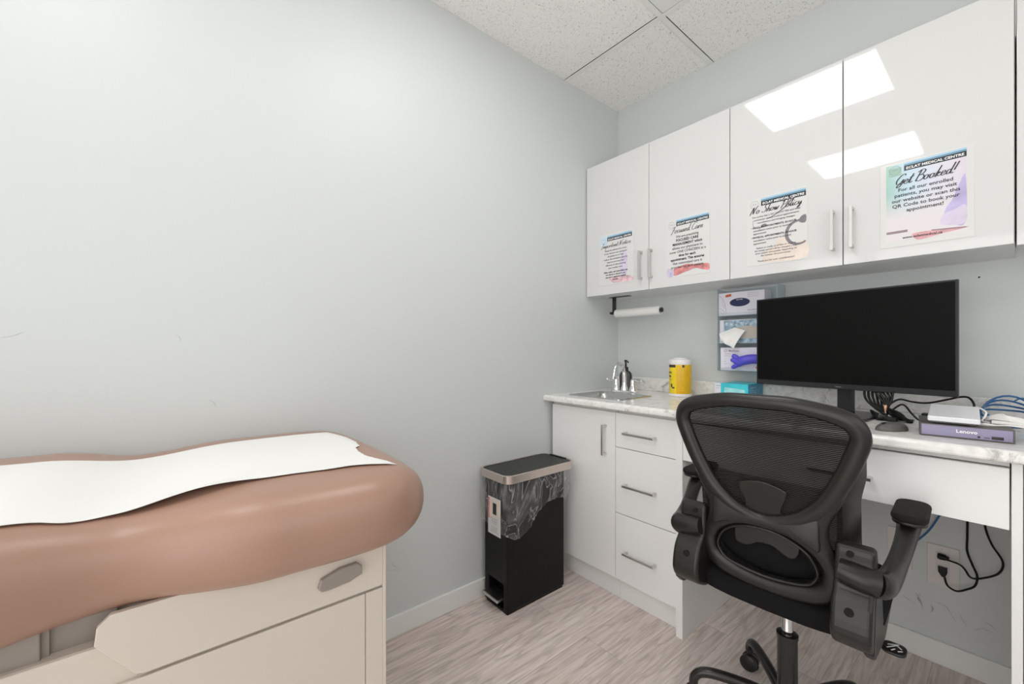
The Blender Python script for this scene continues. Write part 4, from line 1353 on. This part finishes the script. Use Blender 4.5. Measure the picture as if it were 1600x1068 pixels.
# blue network cable coil
bc = B()
for k in range(4):
    a = math.radians(8 * k)
    cx, cy, rr = 1.580 + .003 * k, -.165 - .01 * k, .062 - .003 * k
    pts = []
    for i in range(24):
        th = 2 * PI * i / 24
        x = cx + rr * math.cos(th)
        y = cy + .075 * math.sin(th)
        z = .9195 + .006 * k + .042 * (1 + math.sin(th)) * .5 * (1 + .2 * k) + .003 * math.sin(3 * th + k)
        pts.append((x, min(y, -.03), z))
    bc.tube(pts, .0031, 10, True)
cable(bc, [(1.53, -.16, .955), (1.53, -.22, .945), (1.54, -.28, .93), (1.545, -.34, .92)], .0031)
bc.tube(smooth_path([(1.598, -.10, .99), (1.62, -.09, 1.0), (1.66, -.10, .97), (1.70, -.12, .922)], 6), .0025, 8)
tag(bc.build('network_cable', M['cable_blue'], None), 'coiled blue network cable at the back right of the worktop', 'cable')
# white cable bundle
t = Thing('cable_bundle', 'tied bundle of white cable lying across the mini computer', 'cable bundle', (1.57, -.45, CT + .04))
wc = B()
for k in range(5):
    d = .0035 * k
    cable(wc, [(1.548, -.44 + d, .958 + d * .6), (1.562 + d, -.452, .966 + d), (1.585, -.46, .966 + d * .8), (1.615, -.463 + d, .962 + d * .6), (1.66, -.47 + d, .955 + d * .6), (1.672, -.478, .953 + d * .5), (1.655, -.485, .953 + d * .3), (1.60, -.476 + d, .957 + d * .3), (1.560, -.462 + d, .955 + d * .4)], .0023, 6, 8)
cable(wc, [(1.528, -.40, .988), (1.540, -.42, .988), (1.549, -.438, .980), (1.546, -.45, .968), (1.542, -.455, .958), (1.556, -.462, .956)], .0023, 6, 8)
t.part('cord', wc, M['cable_white'])
t.part('plug', B().tube([(1.538, -.50, .9535), (1.552, -.503, .9545), (1.566, -.504, .9545)], [.0045, .0045, .0025], 10).tube(smooth_path([(1.564, -.504, .9545), (1.60, -.503, .957), (1.64, -.50, .95), (1.68, -.49, .93), (1.70, -.48, .918)], 6), .0020, 8), M['cable_white'])
# ---- under the desk
t = Thing('wall_outlet', 'square electrical outlet plate with two black plugs under the desk', 'outlet', (1.432, 0, .363))
pl = t.part('plate', B().box(1.390, 1.474, -.006, -.0004, .286, .436, .002), M['plate'])
t.part('socket', B().box(1.413, 1.446, -.0085, -.005, .318, .412, .001), M['plate'], pl)
t.part('screw', B().lathe([(0, 0), (.003, 0), (.003, .0015), (0, .0015)], (1.430, -.0075, .424), 12, 'y'), M['nickel'], pl)
t.part('rocker', B().box(1.448, 1.470, -.0075, -.005, .32, .41, .001), M['plate'], pl)
t = Thing('wall_plate', 'pale blank wall plate under the desk, partly behind the chair arm', 'wall plate', (1.316, 0, .388))
t.part('plate', B().box(1.279, 1.350, -.006, -.0004, .314, .462, .002), M['plate'])
t.part('insert', B().box(1.297, 1.332, -.008, -.005, .345, .43, .001), M['plate'])
t = Thing('power_cord', 'thick black cord dropping from the desk to the upper outlet plug', 'power cord', (1.445, -.03, .39), 'black power cords')
t.part('cord', cable(B(), [(1.533, -.04, .74), (1.533, -.04, .60), (1.536, -.04, .545), (1.55, -.04, .495), (1.574, -.04, .445), (1.565, -.04, .403), (1.53, -.04, .372), (1.503, -.04, .362), (1.488, -.04, .385), (1.475, -.04, .397), (1.445, -.035, .400)], .0032), M['cable_black'])
t.part('plug', B().tube([(1.448, -.022, .399), (1.438, -.02, .400), (1.427, -.019, .400), (1.420, -.018, .400)], [.006, .010, .0115, .010], 14, up=(0, 1, 0)).box(1.424, 1.440, -.014, -.0085, .392, .408, .001), M['cable_black'])
t = Thing('power_cord', 'black cord curving below the outlet to the lower plug', 'power cord', (1.44, -.03, .33), 'black power cords')
t.part('cord', cable(B(), [(1.496, -.045, .74), (1.495, -.045, .60), (1.494, -.045, .50), (1.494, -.045, .452), (1.506, -.045, .410), (1.517, -.045, .375), (1.512, -.045, .340), (1.492, -.045, .318), (1.468, -.045, .302), (1.446, -.04, .310), (1.438, -.03, .333)], .0033), M['cable_black'])
t.part('plug', B().prism([(1.420, .362), (1.444, .362), (1.444, .345), (1.438, .330), (1.430, .330), (1.421, .345)], .018, (0, -.0087, 0), (1, 0, 0), (0, 0, 1), .002), M['cable_black'])
tag(cable(B(), [(1.46, -.03, .74), (1.452, -.03, .62), (1.425, -.03, .552), (1.395, -.03, .484), (1.352, -.025, .421), (1.325, -.014, .395)], .0032).build('network_cable', M['cable_blue'], None), 'blue cable running down the wall under the desk', 'cable')

# ================================================================== STEP BIN
BX0, BX1, BY0, BY1 = .030, .198, -1.062, -.705
t = Thing('pedal_bin', 'slim black pedal bin with steel rim between wall and sink cabinet', 'bin', (.11, -.88, 0))
body = B()
rcs = rrect(BX0, BX1, BY0, BY1, .012, 4)
nn = len(rcs)
body.prism([p for p in rrect(BX0 + .003, BX1 - .003, BY0 + .003, BY1 - .003, .012, 4)], .012, (0, 0, .0006), (1, 0, 0), (0, 1, 0))
# walls, with the pedal recess cut out of the front face
body.box(BX0, BX1, BY0 + .05, BY1, .008, .575, .006)
body.box(BX0, BX0 + .030, BY0, BY0 + .06, .008, .575, .005).box(BX1 - .030, BX1, BY0, BY0 + .06, .0, .575, .005).box(BX0 + .012, BX1 - .012, BY0 + .0006, BY0 + .06, .125, .574, .002)
t.part('body', body, M['bin_body'])
t.part('pedal', B().box(BX0 + .018, BX1 - .034, BY0 - .030, BY0 + .045, .046, .060, .005, 3), M['nickel'])
t.part('rim', B().grid(lambda i, j: [(*rrect(*a, 5)[i % 24], z) for a, z in (((.018, .220, -1.080, -.662, .035), .577), ((.012, .226, -1.086, -.656, .038), .5775), ((.012, .226, -1.086, -.656, .038), .611), ((.016, .222, -1.082, -.660, .035), .6135), ((.020, .218, -1.078, -.664, .032), .611))][j], 24, 5, True)
       , M['bin_band'])
lid = B().prism(rrect(.021, .217, -1.077, -.665, .031, 5), .012, (0, 0, .598), (1, 0, 0), (0, 1, 0), .004)
t.part('lid', lid, M['bin_lid'])
t.part('collar', B().prism(rrect(.0195, .2185, -1.0785, -.6635, .033, 5), .022, (0, 0, .578), (1, 0, 0), (0, 1, 0)).box(.06, .17, -.668, -.656, .600, .6145, .002), M['bin_body'])
tg = t.part('label_tag', B().box(.082, .172, -1.0800, -1.0788, .333, .498, .0003), M['poster'])
t.part('photo_print', B().box(.094, .170, -1.0806, -1.0802, .413, .493), M['peach'], tg)
t.part('red_print', B().box(.0825, .094, -1.0806, -1.0802, .40, .493), M['coral'], tg)
t.part('dark_print', B().box(.118, .144, -1.0812, -1.0808, .425, .475), M['bin_lid'], tg)
tb = B()
for k, s_ in enumerate(['45 L step bin', 'slim space', 'saving lid', '', 'soft closing', 'rear hinge', 'with liner rim']):
    tb.text(s_, .010, (.128, -1.0808, .402 - .0095 * k))
t.part('print', tb, M['ink_grey'], tg)


def perimeter(s_):
    """unit perimeter walk round the bin, returns x,y and the outward normal"""
    x0, x1, y0, y1 = BX0, BX1, BY0, BY1
    Lx, Ly = x1 - x0, y1 - y0
    tot = 2 * (Lx + Ly)
    d = (s_ % 1) * tot
    if d < Lx:
        return x0 + d, y0, 0, -1
    d -= Lx
    if d < Ly:
        return x1, y0 + d, 1, 0
    d -= Ly
    if d < Lx:
        return x1 - d, y1, 0, 1
    d -= Lx
    return x0, y1 - d, -1, 0


NB = 200


def bag_bottom(x, y, nx, ny):
    if ny < 0:
        return .352 + .03 * (1 - (x - BX0) / (BX1 - BX0)) + .008 * math.sin(x * 60)
    if nx > 0:
        ks = [(-1.062, .345), (-1.03, .325), (-.99, .325), (-.95, .345), (-.91, .385), (-.87, .425), (-.82, .445), (-.77, .450), (-.705, .440)]
        for a, b_ in zip(ks, ks[1:]):
            if a[0] <= y <= b_[0]:
                return a[1] + (b_[1] - a[1]) * (y - a[0]) / (b_[0] - a[0])
        return .44
    return .40


def bag_fn(i, j):
    s_ = i / NB
    x, y, nx, ny = perimeter(s_)
    # blend the normals near corners
    x2, y2, nx2, ny2 = perimeter(s_ + .012)
    x3, y3, nx3, ny3 = perimeter(s_ - .012)
    nx_, ny_ = (nx + nx2 + nx3) / 3, (ny + ny2 + ny3) / 3
    v = j / 16
    zb_ = bag_bottom(x, y, nx, ny)
    z = .582 + (zb_ - .582) * v
    fold = math.sin(s_ * 2 * PI * 17 + 3 * v) * .55 + math.sin(s_ * 2 * PI * 31 + 1.3 - 4 * v) * .3
    off = .003 + .010 * (1 - v) + .010 * abs(fold) * (0.35 + v * .9) + .006 * math.sin(PI * v)
    if ny < 0 and .07 < x < .185:
        off = min(off, .012)
    # puffed corners
    c = max(0, 1 - math.hypot(x - BX1, y - BY1) / .11)
    off += .022 * c * math.sin(PI * min(1, v * 1.1))
    c = max(0, 1 - math.hypot(x - BX0, y - BY0) / .06)
    off += .020 * c * v
    if nx < 0 or x + nx_ * off < .004:
        off = min(off, .02)
    px = max(.004, x + nx_ * off)
    return (px, y + ny_ * off, z)


t = Thing('bin_liner', 'clear plastic liner hanging crumpled around the black pedal bin', 'bin liner', (.11, -.88, .33))
t.part('film', B().grid(bag_fn, NB, 17, True), M['bag'])
hem = [Vector(bag_fn(i, 16)) for i in range(NB)]
t.part('hem', B().tube(hem, .0011, 5, True), M['bag'])

# ================================================================== EXAM TABLE
t = Thing('exam_table', 'brown vinyl exam table on a cream cabinet base by the left wall', 'exam table', (.37, -2.5, 0))
YE, YS = -1.668, -3.36


def lerp_tab(tab, y):
    if y >= tab[0][0]:
        return tab[0][1]
    for a, b_ in zip(tab, tab[1:]):
        if b_[0] <= y <= a[0]:
            u = (y - a[0]) / (b_[0] - a[0])
            u = u * u * (3 - 2 * u)
            return a[1] + (b_[1] - a[1]) * u
    return tab[-1][1]


def tab_near(y):
    return lerp_tab([(-1.66, .742), (-1.90, .742), (-2.03, .735), (-2.27, .662), (-2.50, .720), (-2.75, .742), (-3.4, .742)], y)


def tab_top(y):
    return lerp_tab([(-1.66, .878), (-1.90, .884), (-2.05, .886), (-2.25, .870), (-2.42, .900), (-2.6, .905), (-3.4, .905)], y)


ZBOT = .706
RXC = .085


def section(y):
    """list of (x,z) round the cushion at y"""
    near, top = tab_near(y), tab_top(y)
    far = .006
    zc, b_ = (ZBOT + top) / 2, (top - ZBOT) / 2
    L1, L2 = .20, .13
    d = min(YE - y, y - YS)
    k1 = math.sqrt(max(0, 1 - max(0, 1 - d / L1) ** 2.05))
    k2 = math.sqrt(max(0, 1 - max(0, 1 - d / L2) ** 2.3))
    ins = L1 * (1 - k1)
    near -= ins
    far += ins
    zc = zc - .022 * (1 - k2)
    b_ *= k2
    rx = min(RXC, (near - far) / 2 - .001) * (0.25 + .75 * k2)
    out = []
    n = 12
    for i in range(n + 1):        # near side arc from bottom to top
        a = -PI / 2 + PI * i / n
        cx = math.copysign(abs(math.cos(a)) ** .85, math.cos(a))
        sz = math.copysign(abs(math.sin(a)) ** .9, math.sin(a))
        out.append((near - rx + rx * cx, zc + b_ * sz * (.93 if a > 0 else 1)))
    m = 14
    for i in range(1, m):
        x = near - rx + (far + rx * .6 - near + rx) * i / m
        w_ = 1 - ((x - (near + far) / 2) / ((near - far) / 2)) ** 2
        out.append((x, zc + b_ * (.93 + .07 * w_ * 1.3)))
    for i in range(n + 1):
        a = PI / 2 + PI * i / n
        cx = -abs(math.cos(a)) ** .85
        sz = math.copysign(abs(math.sin(a)) ** .9, math.sin(a))
        out.append((far + rx * .6 + rx * .6 * cx, zc + b_ * sz * (.93 if sz > 0 else 1)))
    for i in range(1, m):
        out.append((far + rx * .6 + (near - rx - far - rx * .6) * i / m, zc - b_))
    return out


ys = [YE - .19 * (1 - math.cos(PI / 2 * k / 22)) for k in range(23)] + [YE - .19 - (YE - YS - .38) * k / 60 for k in range(1, 60)] + [YS + .19 * (1 - math.cos(PI / 2 * k / 12)) for k in range(12, -1, -1)]
secs = [section(min(YE - 1e-4, max(YS + 1e-4, y))) for y in ys]
nsec = len(secs[0])
cu = t.part('cushion', B().grid(lambda i, j: (secs[j][i][0], ys[j], secs[j][i][1]), nsec, len(ys), True), M['vinyl'], sharp=80)
bs = B()
bs.box(.10, .640, -3.20, -1.804, .0, .597, .002).box(.10, .640, -3.20, -2.23, .59, .667, .006)
bs.box(.12, .600, -3.15, -1.830, .59, .712)
t.part('base', bs, M['cream'])
t.part('frame_rail', B().box(.585, .612, -3.1, -2.262, .66, .735, .002).box(.605, .618, -2.352, -2.341, .66, .735, .001).box(.56, .625, -3.1, -2.35, .664, .72, .002), M['taupe'])
t.part('side_panel', B().prism([(-2.268, .718), (-2.285, .702), (-2.288, .674), (-2.238, .606), (-2.228, .602), (-1.8045, .602), (-1.8045, .718)], .012, (.638, 0, 0), (0, 1, 0), (0, 0, 1), .0015), M['cream'])
t.part('end_panel', B().box(.12, .650, -1.8045, -1.796, .0, .716, .002), M['cream'])
dr = t.part('drawer', B().box(.641, .6495, -2.75, -1.846, .12, .5955, .0012), M['cream'])
t.part('corner_post', B().box(.641, .6495, -1.8445, -1.8045, .02, .5955, .0012), M['cream'])
t.part('knob', B().prism([(-1.950, .648), (-1.944, .665), (-1.905, .677), (-1.868, .678), (-1.857, .668), (-1.857, .650), (-1.885, .641), (-1.925, .638), (-1.943, .639)], .012, (.650, 0, 0), (0, 1, 0), (0, 0, 1), .003), M['taupe'])

# paper sheet
def near_edge(y):
    return lerp_tab([(-1.76, .634), (-1.89, .615), (-1.99, .603), (-2.1, .604), (-2.19, .603), (-2.265, .603), (-2.34, .622), (-2.42, .640), (-2.6, .650), (-3.4, .650)], y)


def top_z(x, y):
    s_ = section(y)
    pts = [p for p in s_[6:6 + 14 + 14]]
    best = None
    for a, b_ in zip(pts, pts[1:]):
        if (a[0] - x) * (b_[0] - x) <= 0 and a[0] != b_[0]:
            u = (x - a[0]) / (b_[0] - a[0])
            z = a[1] + (b_[1] - a[1]) * u
            best = z if best is None else max(best, z)
    return best if best is not None else max(p[1] for p in pts)


def tear(u):
    ks = [(0, -1.792), (.25, -1.768), (.42, -1.766), (.50, -1.776), (.56, -1.778), (.60, -1.796), (.70, -1.806), (.82, -1.806), (.92, -1.790), (.97, -1.772), (1.0, -1.765)]
    for a, b_ in zip(ks, ks[1:]):
        if a[0] <= u <= b_[0]:
            return a[1] + (b_[1] - a[1]) * (u - a[0]) / (b_[0] - a[0]) + .0015 * math.sin(u * 140)
    return -1.8


NPX, NPY = 61, 140


def paper_fn(i, j):
    u, v = i / (NPX - 1), j / (NPY - 1)
    y1 = tear(u)
    y = y1 + (-3.25 - y1) * (v ** 1.25)
    xn = near_edge(y)
    xf = lerp_tab([(-1.76, .155), (-2.1, .155), (-2.25, .160), (-2.42, .200), (-3.4, .205)], y)
    x = xf + (xn - xf) * u
    lift = .0035 + .0015 * math.sin(x * 23 + y * 9) * math.sin(y * 14)
    if u > .88:
        lift += (u - .88) * (.008 + .11 * max(0, math.cos((y + 2.17) / .14 * PI / 2)) ** 2 * (abs(y + 2.17) < .14))
    return (x, y, top_z(x, y) + lift)


tag(B().solid(paper_fn, NPX, NPY, .0006).build('exam_paper', M['paper'], None, sharp=70), 'white paper sheet with a torn end laid along the brown exam table', 'paper sheet')

# ================================================================== OFFICE CHAIR
t = Thing('office_chair', 'black mesh-back office chair on castors facing the desk', 'office chair', (1.164, -.76, 0), rz=math.radians(3), local=True)


def yb(z, x=0):
    """back surface of the frame"""
    k = (z - .62) / .38
    if z > .62:
        y = -.22 - .06 * k
    else:
        y = -.22 - .02 * ((.62 - z) / .12) ** 2 * -1
    return y + .25 * x * x


def mir(pts):
    """close a right-side half line (top to bottom) with its mirror image"""
    return pts + [(-p[0], p[1], p[2]) for p in reversed(pts) if abs(p[0]) > 1e-4]


def back_tube(pts, depth, closed=True, dy=0.012, seg=16):
    q = smooth_path([(p[0], p[1], p[2]) for p in pts], 6, closed)
    P_ = [(p.x, yb(p.y, p.x) + dy, p.y) for p in q]
    return P_, [p.z for p in q]


up_half = [(0, 1.0225, .0190), (.07, 1.0215, .0192), (.13, 1.0115, .0198), (.168, 1.001, .0208), (.193, .985, .0215), (.2035, .955, .0205), (.194, .918, .021), (.176, .868, .021), (.156, .823, .021), (.134, .783, .021), (.108, .753, .0205), (.075, .728, .019), (.036, .712, .0175), (0, .7055, .017)]
lo_half = [(0, .700, .018), (.045, .699, .019), (.085, .688, .022), (.115, .668, .022), (.134, .643, .021), (.144, .61, .0205), (.138, .572, .0235), (.105, .545, .0255), (.05, .531, .0235), (0, .528, .0225)]
fr = B()
P_, W_ = back_tube(mir(up_half), .014)
fr.tube(P_, .015, 18, True, up=(0, 1, 0), rw=W_)
P_, W_ = back_tube(mir(lo_half), .014)
fr.tube(P_, .015, 18, True, up=(0, 1, 0), rw=W_)
for sx in (-1, 1):
    st = [(sx * .170, .850, .018), (sx * .146, .795, .021), (sx * .123, .745, .022), (sx * .117, .70, .023), (sx * .130, .655, .021), (sx * .143, .61, .018)]
    q = smooth_path(st, 6)
    fr.tube([(p.x, yb(p.y, p.x) + .013, p.y) for p in q], .0135, 16, up=(0, 1, 0), rw=[p.z for p in q])
# web that fills the crossing between the two loops
web = [(.122, .742), (.098, .738), (.06, .722), (0, .712), (-.06, .722), (-.098, .738), (-.122, .742), (-.124, .70), (-.122, .665), (-.09, .680), (0, .696), (.09, .680), (.122, .665), (.124, .70)]
wq = smooth_path([(p[0], p[1], 0) for p in web], 5, True)
fr.prism([(p.x, p.y) for p in wq], .016, (0, -.221, 0), (1, 0, 0), (0, 0, 1), .004)
# inner lip of the lower loop
lip = mir([(0, .684, .004), (.04, .680, .004), (.078, .664, .004), (.103, .642, .004), (.117, .61, .004), (.113, .590, .004), (.097, .571, .004), (.06, .560, .004), (0, .554, .004)])
P_, W_ = back_tube(lip, .004, dy=.004)
fr.tube(P_, .008, 10, True, up=(0, 1, 0), rw=W_)
back = t.part('back_frame', fr, M['chair_plastic'], sharp=60)

# side wings running forward from the back frame
for sx in (-1, 1):
    def wing(i, j, sx=sx):
        u, v = i / 10, j / 30
        z = .965 - (.965 - .585) * v
        by = yb(z, .2)
        xo = lerp_tab([(0, .211), (-.25, .205), (-.5, .190), (-.75, .188), (-1, .192)], -v)
        xi = lerp_tab([(0, .200), (-.2, .180), (-.36, .156), (-.5, .152), (-.75, .150), (-1, .146)], -v)
        x = xi + (xo - xi) * u
        y = by + .020 + .020 * min(1, v * 2) + (.030 + .045 * v) * u ** 1.6
        return (sx * x, y, z)
    t.part('side_wing', B().solid(wing, 11, 31, .007), M['chair_plastic'], sharp=60)

# mesh fabric in the upper loop, stretched on the sitter's side
def inside_x(z):
    ks = [(.70, .03), (.722, .06), (.745, .09), (.775, .12), (.82, .150), (.87, .172), (.92, .190), (.955, .196), (.985, .186), (1.0, .160), (1.018, .12)]
    if z <= ks[0][0]:
        return ks[0][1]
    for a, b_ in zip(ks, ks[1:]):
        if a[0] <= z <= b_[0]:
            return a[1] + (b_[1] - a[1]) * (z - a[0]) / (b_[0] - a[0])
    return ks[-1][1]


def mesh_fn(i, j):
    z = .60 + (1.018 - .60) * j / 40
    hwid = max(inside_x(z), .165 if z < .86 else 0)
    hwid = min(hwid, .196)
    x = hwid * (2 * i / 20 - 1)
    return (x, yb(z, x) + .020 + .012 * (1 - (x / .2) ** 2), z)


t.part('mesh_back', B().grid(mesh_fn, 21, 41), M['mesh'])
# dark backing of the lower loop
t.part('lumbar_cushion', B().grid(lambda i, j: (.132 * math.cos(2 * PI * i / 40) * math.sin(PI / 2 * j / 8), -.187 + .022 * math.sin(PI / 2 * j / 8) ** 4 - .008, .617 + .070 * math.sin(2 * PI * i / 40) * math.sin(PI / 2 * j / 8)), 40, 9, True), M['chair_fabric'])
# lumbar support: crescent and its stem
cres = [(-.074, .625), (-.060, .618), (-.040, .620), (-.018, .634), (.015, .636), (.038, .624), (.056, .617), (.070, .624), (.078, .643), (.072, .662), (.052, .676), (.02, .684), (-.02, .684), (-.052, .676), (-.076, .660)]
q = smooth_path([(p[0], p[1], 0) for p in cres], 4, True)
lb_ = B().prism([(p.x, p.y) for p in q], .012, (0, -.195, 0), (1, 0, 0), (0, 0, 1), .004)
stem_ = [(-.040, .70), (.036, .70), (.042, .745), (.055, .785), (.050, .800), (.0, .812), (-.050, .802), (-.056, .788), (-.042, .748)]
q = smooth_path([(p[0], p[1], 0) for p in stem_], 4, True)
lb_.prism([(p.x, p.y - .70) for p in q], .007, (0, 0, 0), (1, 0, 0), (0, 0, 1), .0025, mtx=Matrix.Translation((0, -.2115, .70)) @ Matrix.Rotation(math.radians(9.5), 4, 'X'))
lb_.box(-.02, .02, -.205, -.197, .66, .72, .002)
t.part('lumbar_support', lb_, M['chair_plastic'], sharp=60)


# seat
def seat_fn(i, j):
    a = 2 * PI * i / 48
    v = j / 14            # 0 bottom centre .. 1 top centre
    th = -PI / 2 + PI * v
    e = .42
    ca, sa = math.cos(a), math.sin(a)
    rx = .232 * math.copysign(abs(ca) ** e, ca)
    ry = .240 * math.copysign(abs(sa) ** e, sa)
    k = abs(math.cos(th)) ** .38
    z = .485 + .042 * math.copysign(abs(math.sin(th)) ** .8, math.sin(th))
    x, y = rx * k, .018 + ry * k
    z += .010 * (x / .232) ** 2 - .018 * max(0, (y - .12) / .13) ** 2
    return (x, y, z)


t.part('seat', B().grid(seat_fn, 48, 15, True), M['chair_fabric'], sharp=80)
t.part('seat_pan', B().prism(rrect(-.17, .17, -.07, .20, .05), .022, (0, 0, .430), (1, 0, 0), (0, 1, 0), .008).box(-.06, .06, -.05, .10, .390, .434, .008), M['black_plastic'])

# arms
for sx in (-1, 1):
    br = B()
    o3 = .150 if sx > 0 else -.226
    rear = [(-.276, .530), (-.270, .500), (-.245, .478), (-.19, .460), (-.165, .50), (-.165, .60), (-.188, .690), (-.205, .700), (-.218, .690), (-.221, .655), (-.232, .615), (-.262, .580)]
    q = smooth_path([(p[0], p[1], 0) for p in rear], 3, True)
    br.prism([(p.x, p.y) for p in q], .076, (o3, 0, 0), (0, 1, 0), (0, 0, 1), .010, 4)
    side = [(-.25, .478), (-.17, .452), (-.10, .440), (-.06, .440), (.045, .466), (.062, .480), (.055, .497), (.035, .500), (-.06, .478), (-.095, .486), (-.118, .53), (-.14, .60), (-.18, .64), (-.22, .60)]
    q = smooth_path([(p[0], p[1], 0) for p in side], 3, True)
    br.prism([(p.x, p.y) for p in q], .022, (.206 if sx > 0 else -.228, 0, 0), (0, 1, 0), (0, 0, 1), .007, 3)
    bk = t.part('arm_bracket', br, M['chair_plastic'], sharp=50)
    hl = B().lathe([(0, -.002), (.009, -.002), (.009, .004), (0, .004)], (sx * .185, -.2685, .566), 16, 'y')
    hl.lathe([(0, -.002), (.007, -.002), (.007, .004), (0, .004)], (sx * .180, -.2235, .680), 16, 'y')
    t.part('screw_hole', hl, M['shadow_gap'], bk)
    ar = B()
    pa = smooth_path([(sx * .266, .060, .720), (sx * .266, .015, .716), (sx * .264, -.030, .698), (sx * .258, -.075, .668), (sx * .250, -.125, .640), (sx * .243, -.170, .626), (sx * .235, -.202, .624), (sx * .224, -.214, .628)], 6)
    k = len(pa)
    ar.tube(pa, [.0325 - .0115 * math.sin(PI * min(1, i / (k * .9))) ** .8 - .003 * min(1, i / k) for i in range(k)], 20, up=(sx, 0, 0), rw=[.013 + .017 * min(1, i / (k * .6)) for i in range(k)])
    ar.tube([(sx * .228, -.214, .627), (sx * .205, -.222, .632), (sx * .178, -.226, .638), (sx * .158, -.228, .642)], [.031, .030, .027, .023], 20)
    ar.prism(rrect(-.033, .033, -.080, .086, .027), .010, (sx * .268, .024, .723), (1, 0, 0), (0, 1, 0), .004)
    am = t.part('armrest', ar, M['chair_plastic'], sharp=50)
    t.part('arm_pad', B().prism(rrect(-.035, .035, -.084, .090, .028), .018, (sx * .268, .024, .731), (1, 0, 0), (0, 1, 0), .008, 4), M['pad'], am)

# column, base and castors
t.part('gas_lift', B().lathe([(0, .27), (.0145, .27), (.0145, .312), (.0150, .313), (.0150, .317), (.0145, .318), (.0145, .43), (0, .43)], (0, 0, 0), 24), M['chrome'])
t.part('column_shroud', B().lathe([(0, .085), (.030, .085), (.030, .10), (.0265, .12), (.0265, .292), (.0285, .294), (.0285, .304), (.022, .306), (0, .306)], (0, 0, 0), 28), M['black_satin'])
hub = t.part('star_base', B().lathe([(0, .075), (.040, .075), (.044, .082), (.042, .118), (.034, .122), (0, .122)], (0, 0, 0), 28), M['black_satin'])
for k in range(5):
    a = math.radians(202 + 72 * k)
    ca, sa = math.cos(a), math.sin(a)
    pts = smooth_path([(.03 * ca, .03 * sa, .100), (.11 * ca, .11 * sa, .112), (.19 * ca, .19 * sa, .116), (.235 * ca, .235 * sa, .108), (.255 * ca, .255 * sa, .088), (.259 * ca, .259 * sa, .068)], 6)
    n_ = len(pts)
    t.part('base_leg', B().tube(pts, [.017 - .003 * min(1, i / n_ * 1.2) for i in range(n_)], 14), M['black_satin'], hub)
    cx, cy = .259 * ca, .259 * sa
    rot = Matrix.Translation((cx, cy, 0)) @ Matrix.Rotation(a + .9, 4, 'Z')
    cs_ = B()
    for s_ in (-1, 1):
        cs_.lathe([(0, -.009), (.022, -.009), (.0275, -.006), (.0275, .006), (.022, .009), (0, .009)], (0, s_ * .0125, .028), 24, 'y', mtx=rot)
    cas = t.part('castor', cs_, M['black_plastic'], hub)
    t.part('castor_fork', B().lathe([(.0265, -.003), (.031, -.003), (.031, .003), (.0265, .003)], (0, 0, .028), 20, 'y', mtx=rot, a0=.2, a1=PI - .2).tube([(0, 0, .035), (0, 0, .075)], .0075, 12, mtx=rot), M['black_plastic'], cas)
# height lever with white arrows
lv = t.part('height_lever', B().tube([(.05, .02, .40), (.16, .01, .395), (.225, -.01, .388)], .005, 10).prism(rrect(.214, .262, -.035, .020, .016), .008, (0, 0, .382), (1, 0, 0), (0, 1, 0), .003), M['black_plastic'])
ic = B()
for (x0, y0, x1, y1) in ((.225, -.02, .242, .006), (.242, .006, .252, -.006), (.230, .0, .246, .012), (.222, -.008, .230, .002), (.246, -.022, .254, -.014), (.234, -.026, .240, -.014)):
    ic.tube([(x0, y0, .3905), (x1, y1, .3905)], .0004, 5, up=(0, 0, 1), rw=.0017)
t.part('arrow_print', ic, M['ink_white'], lv)
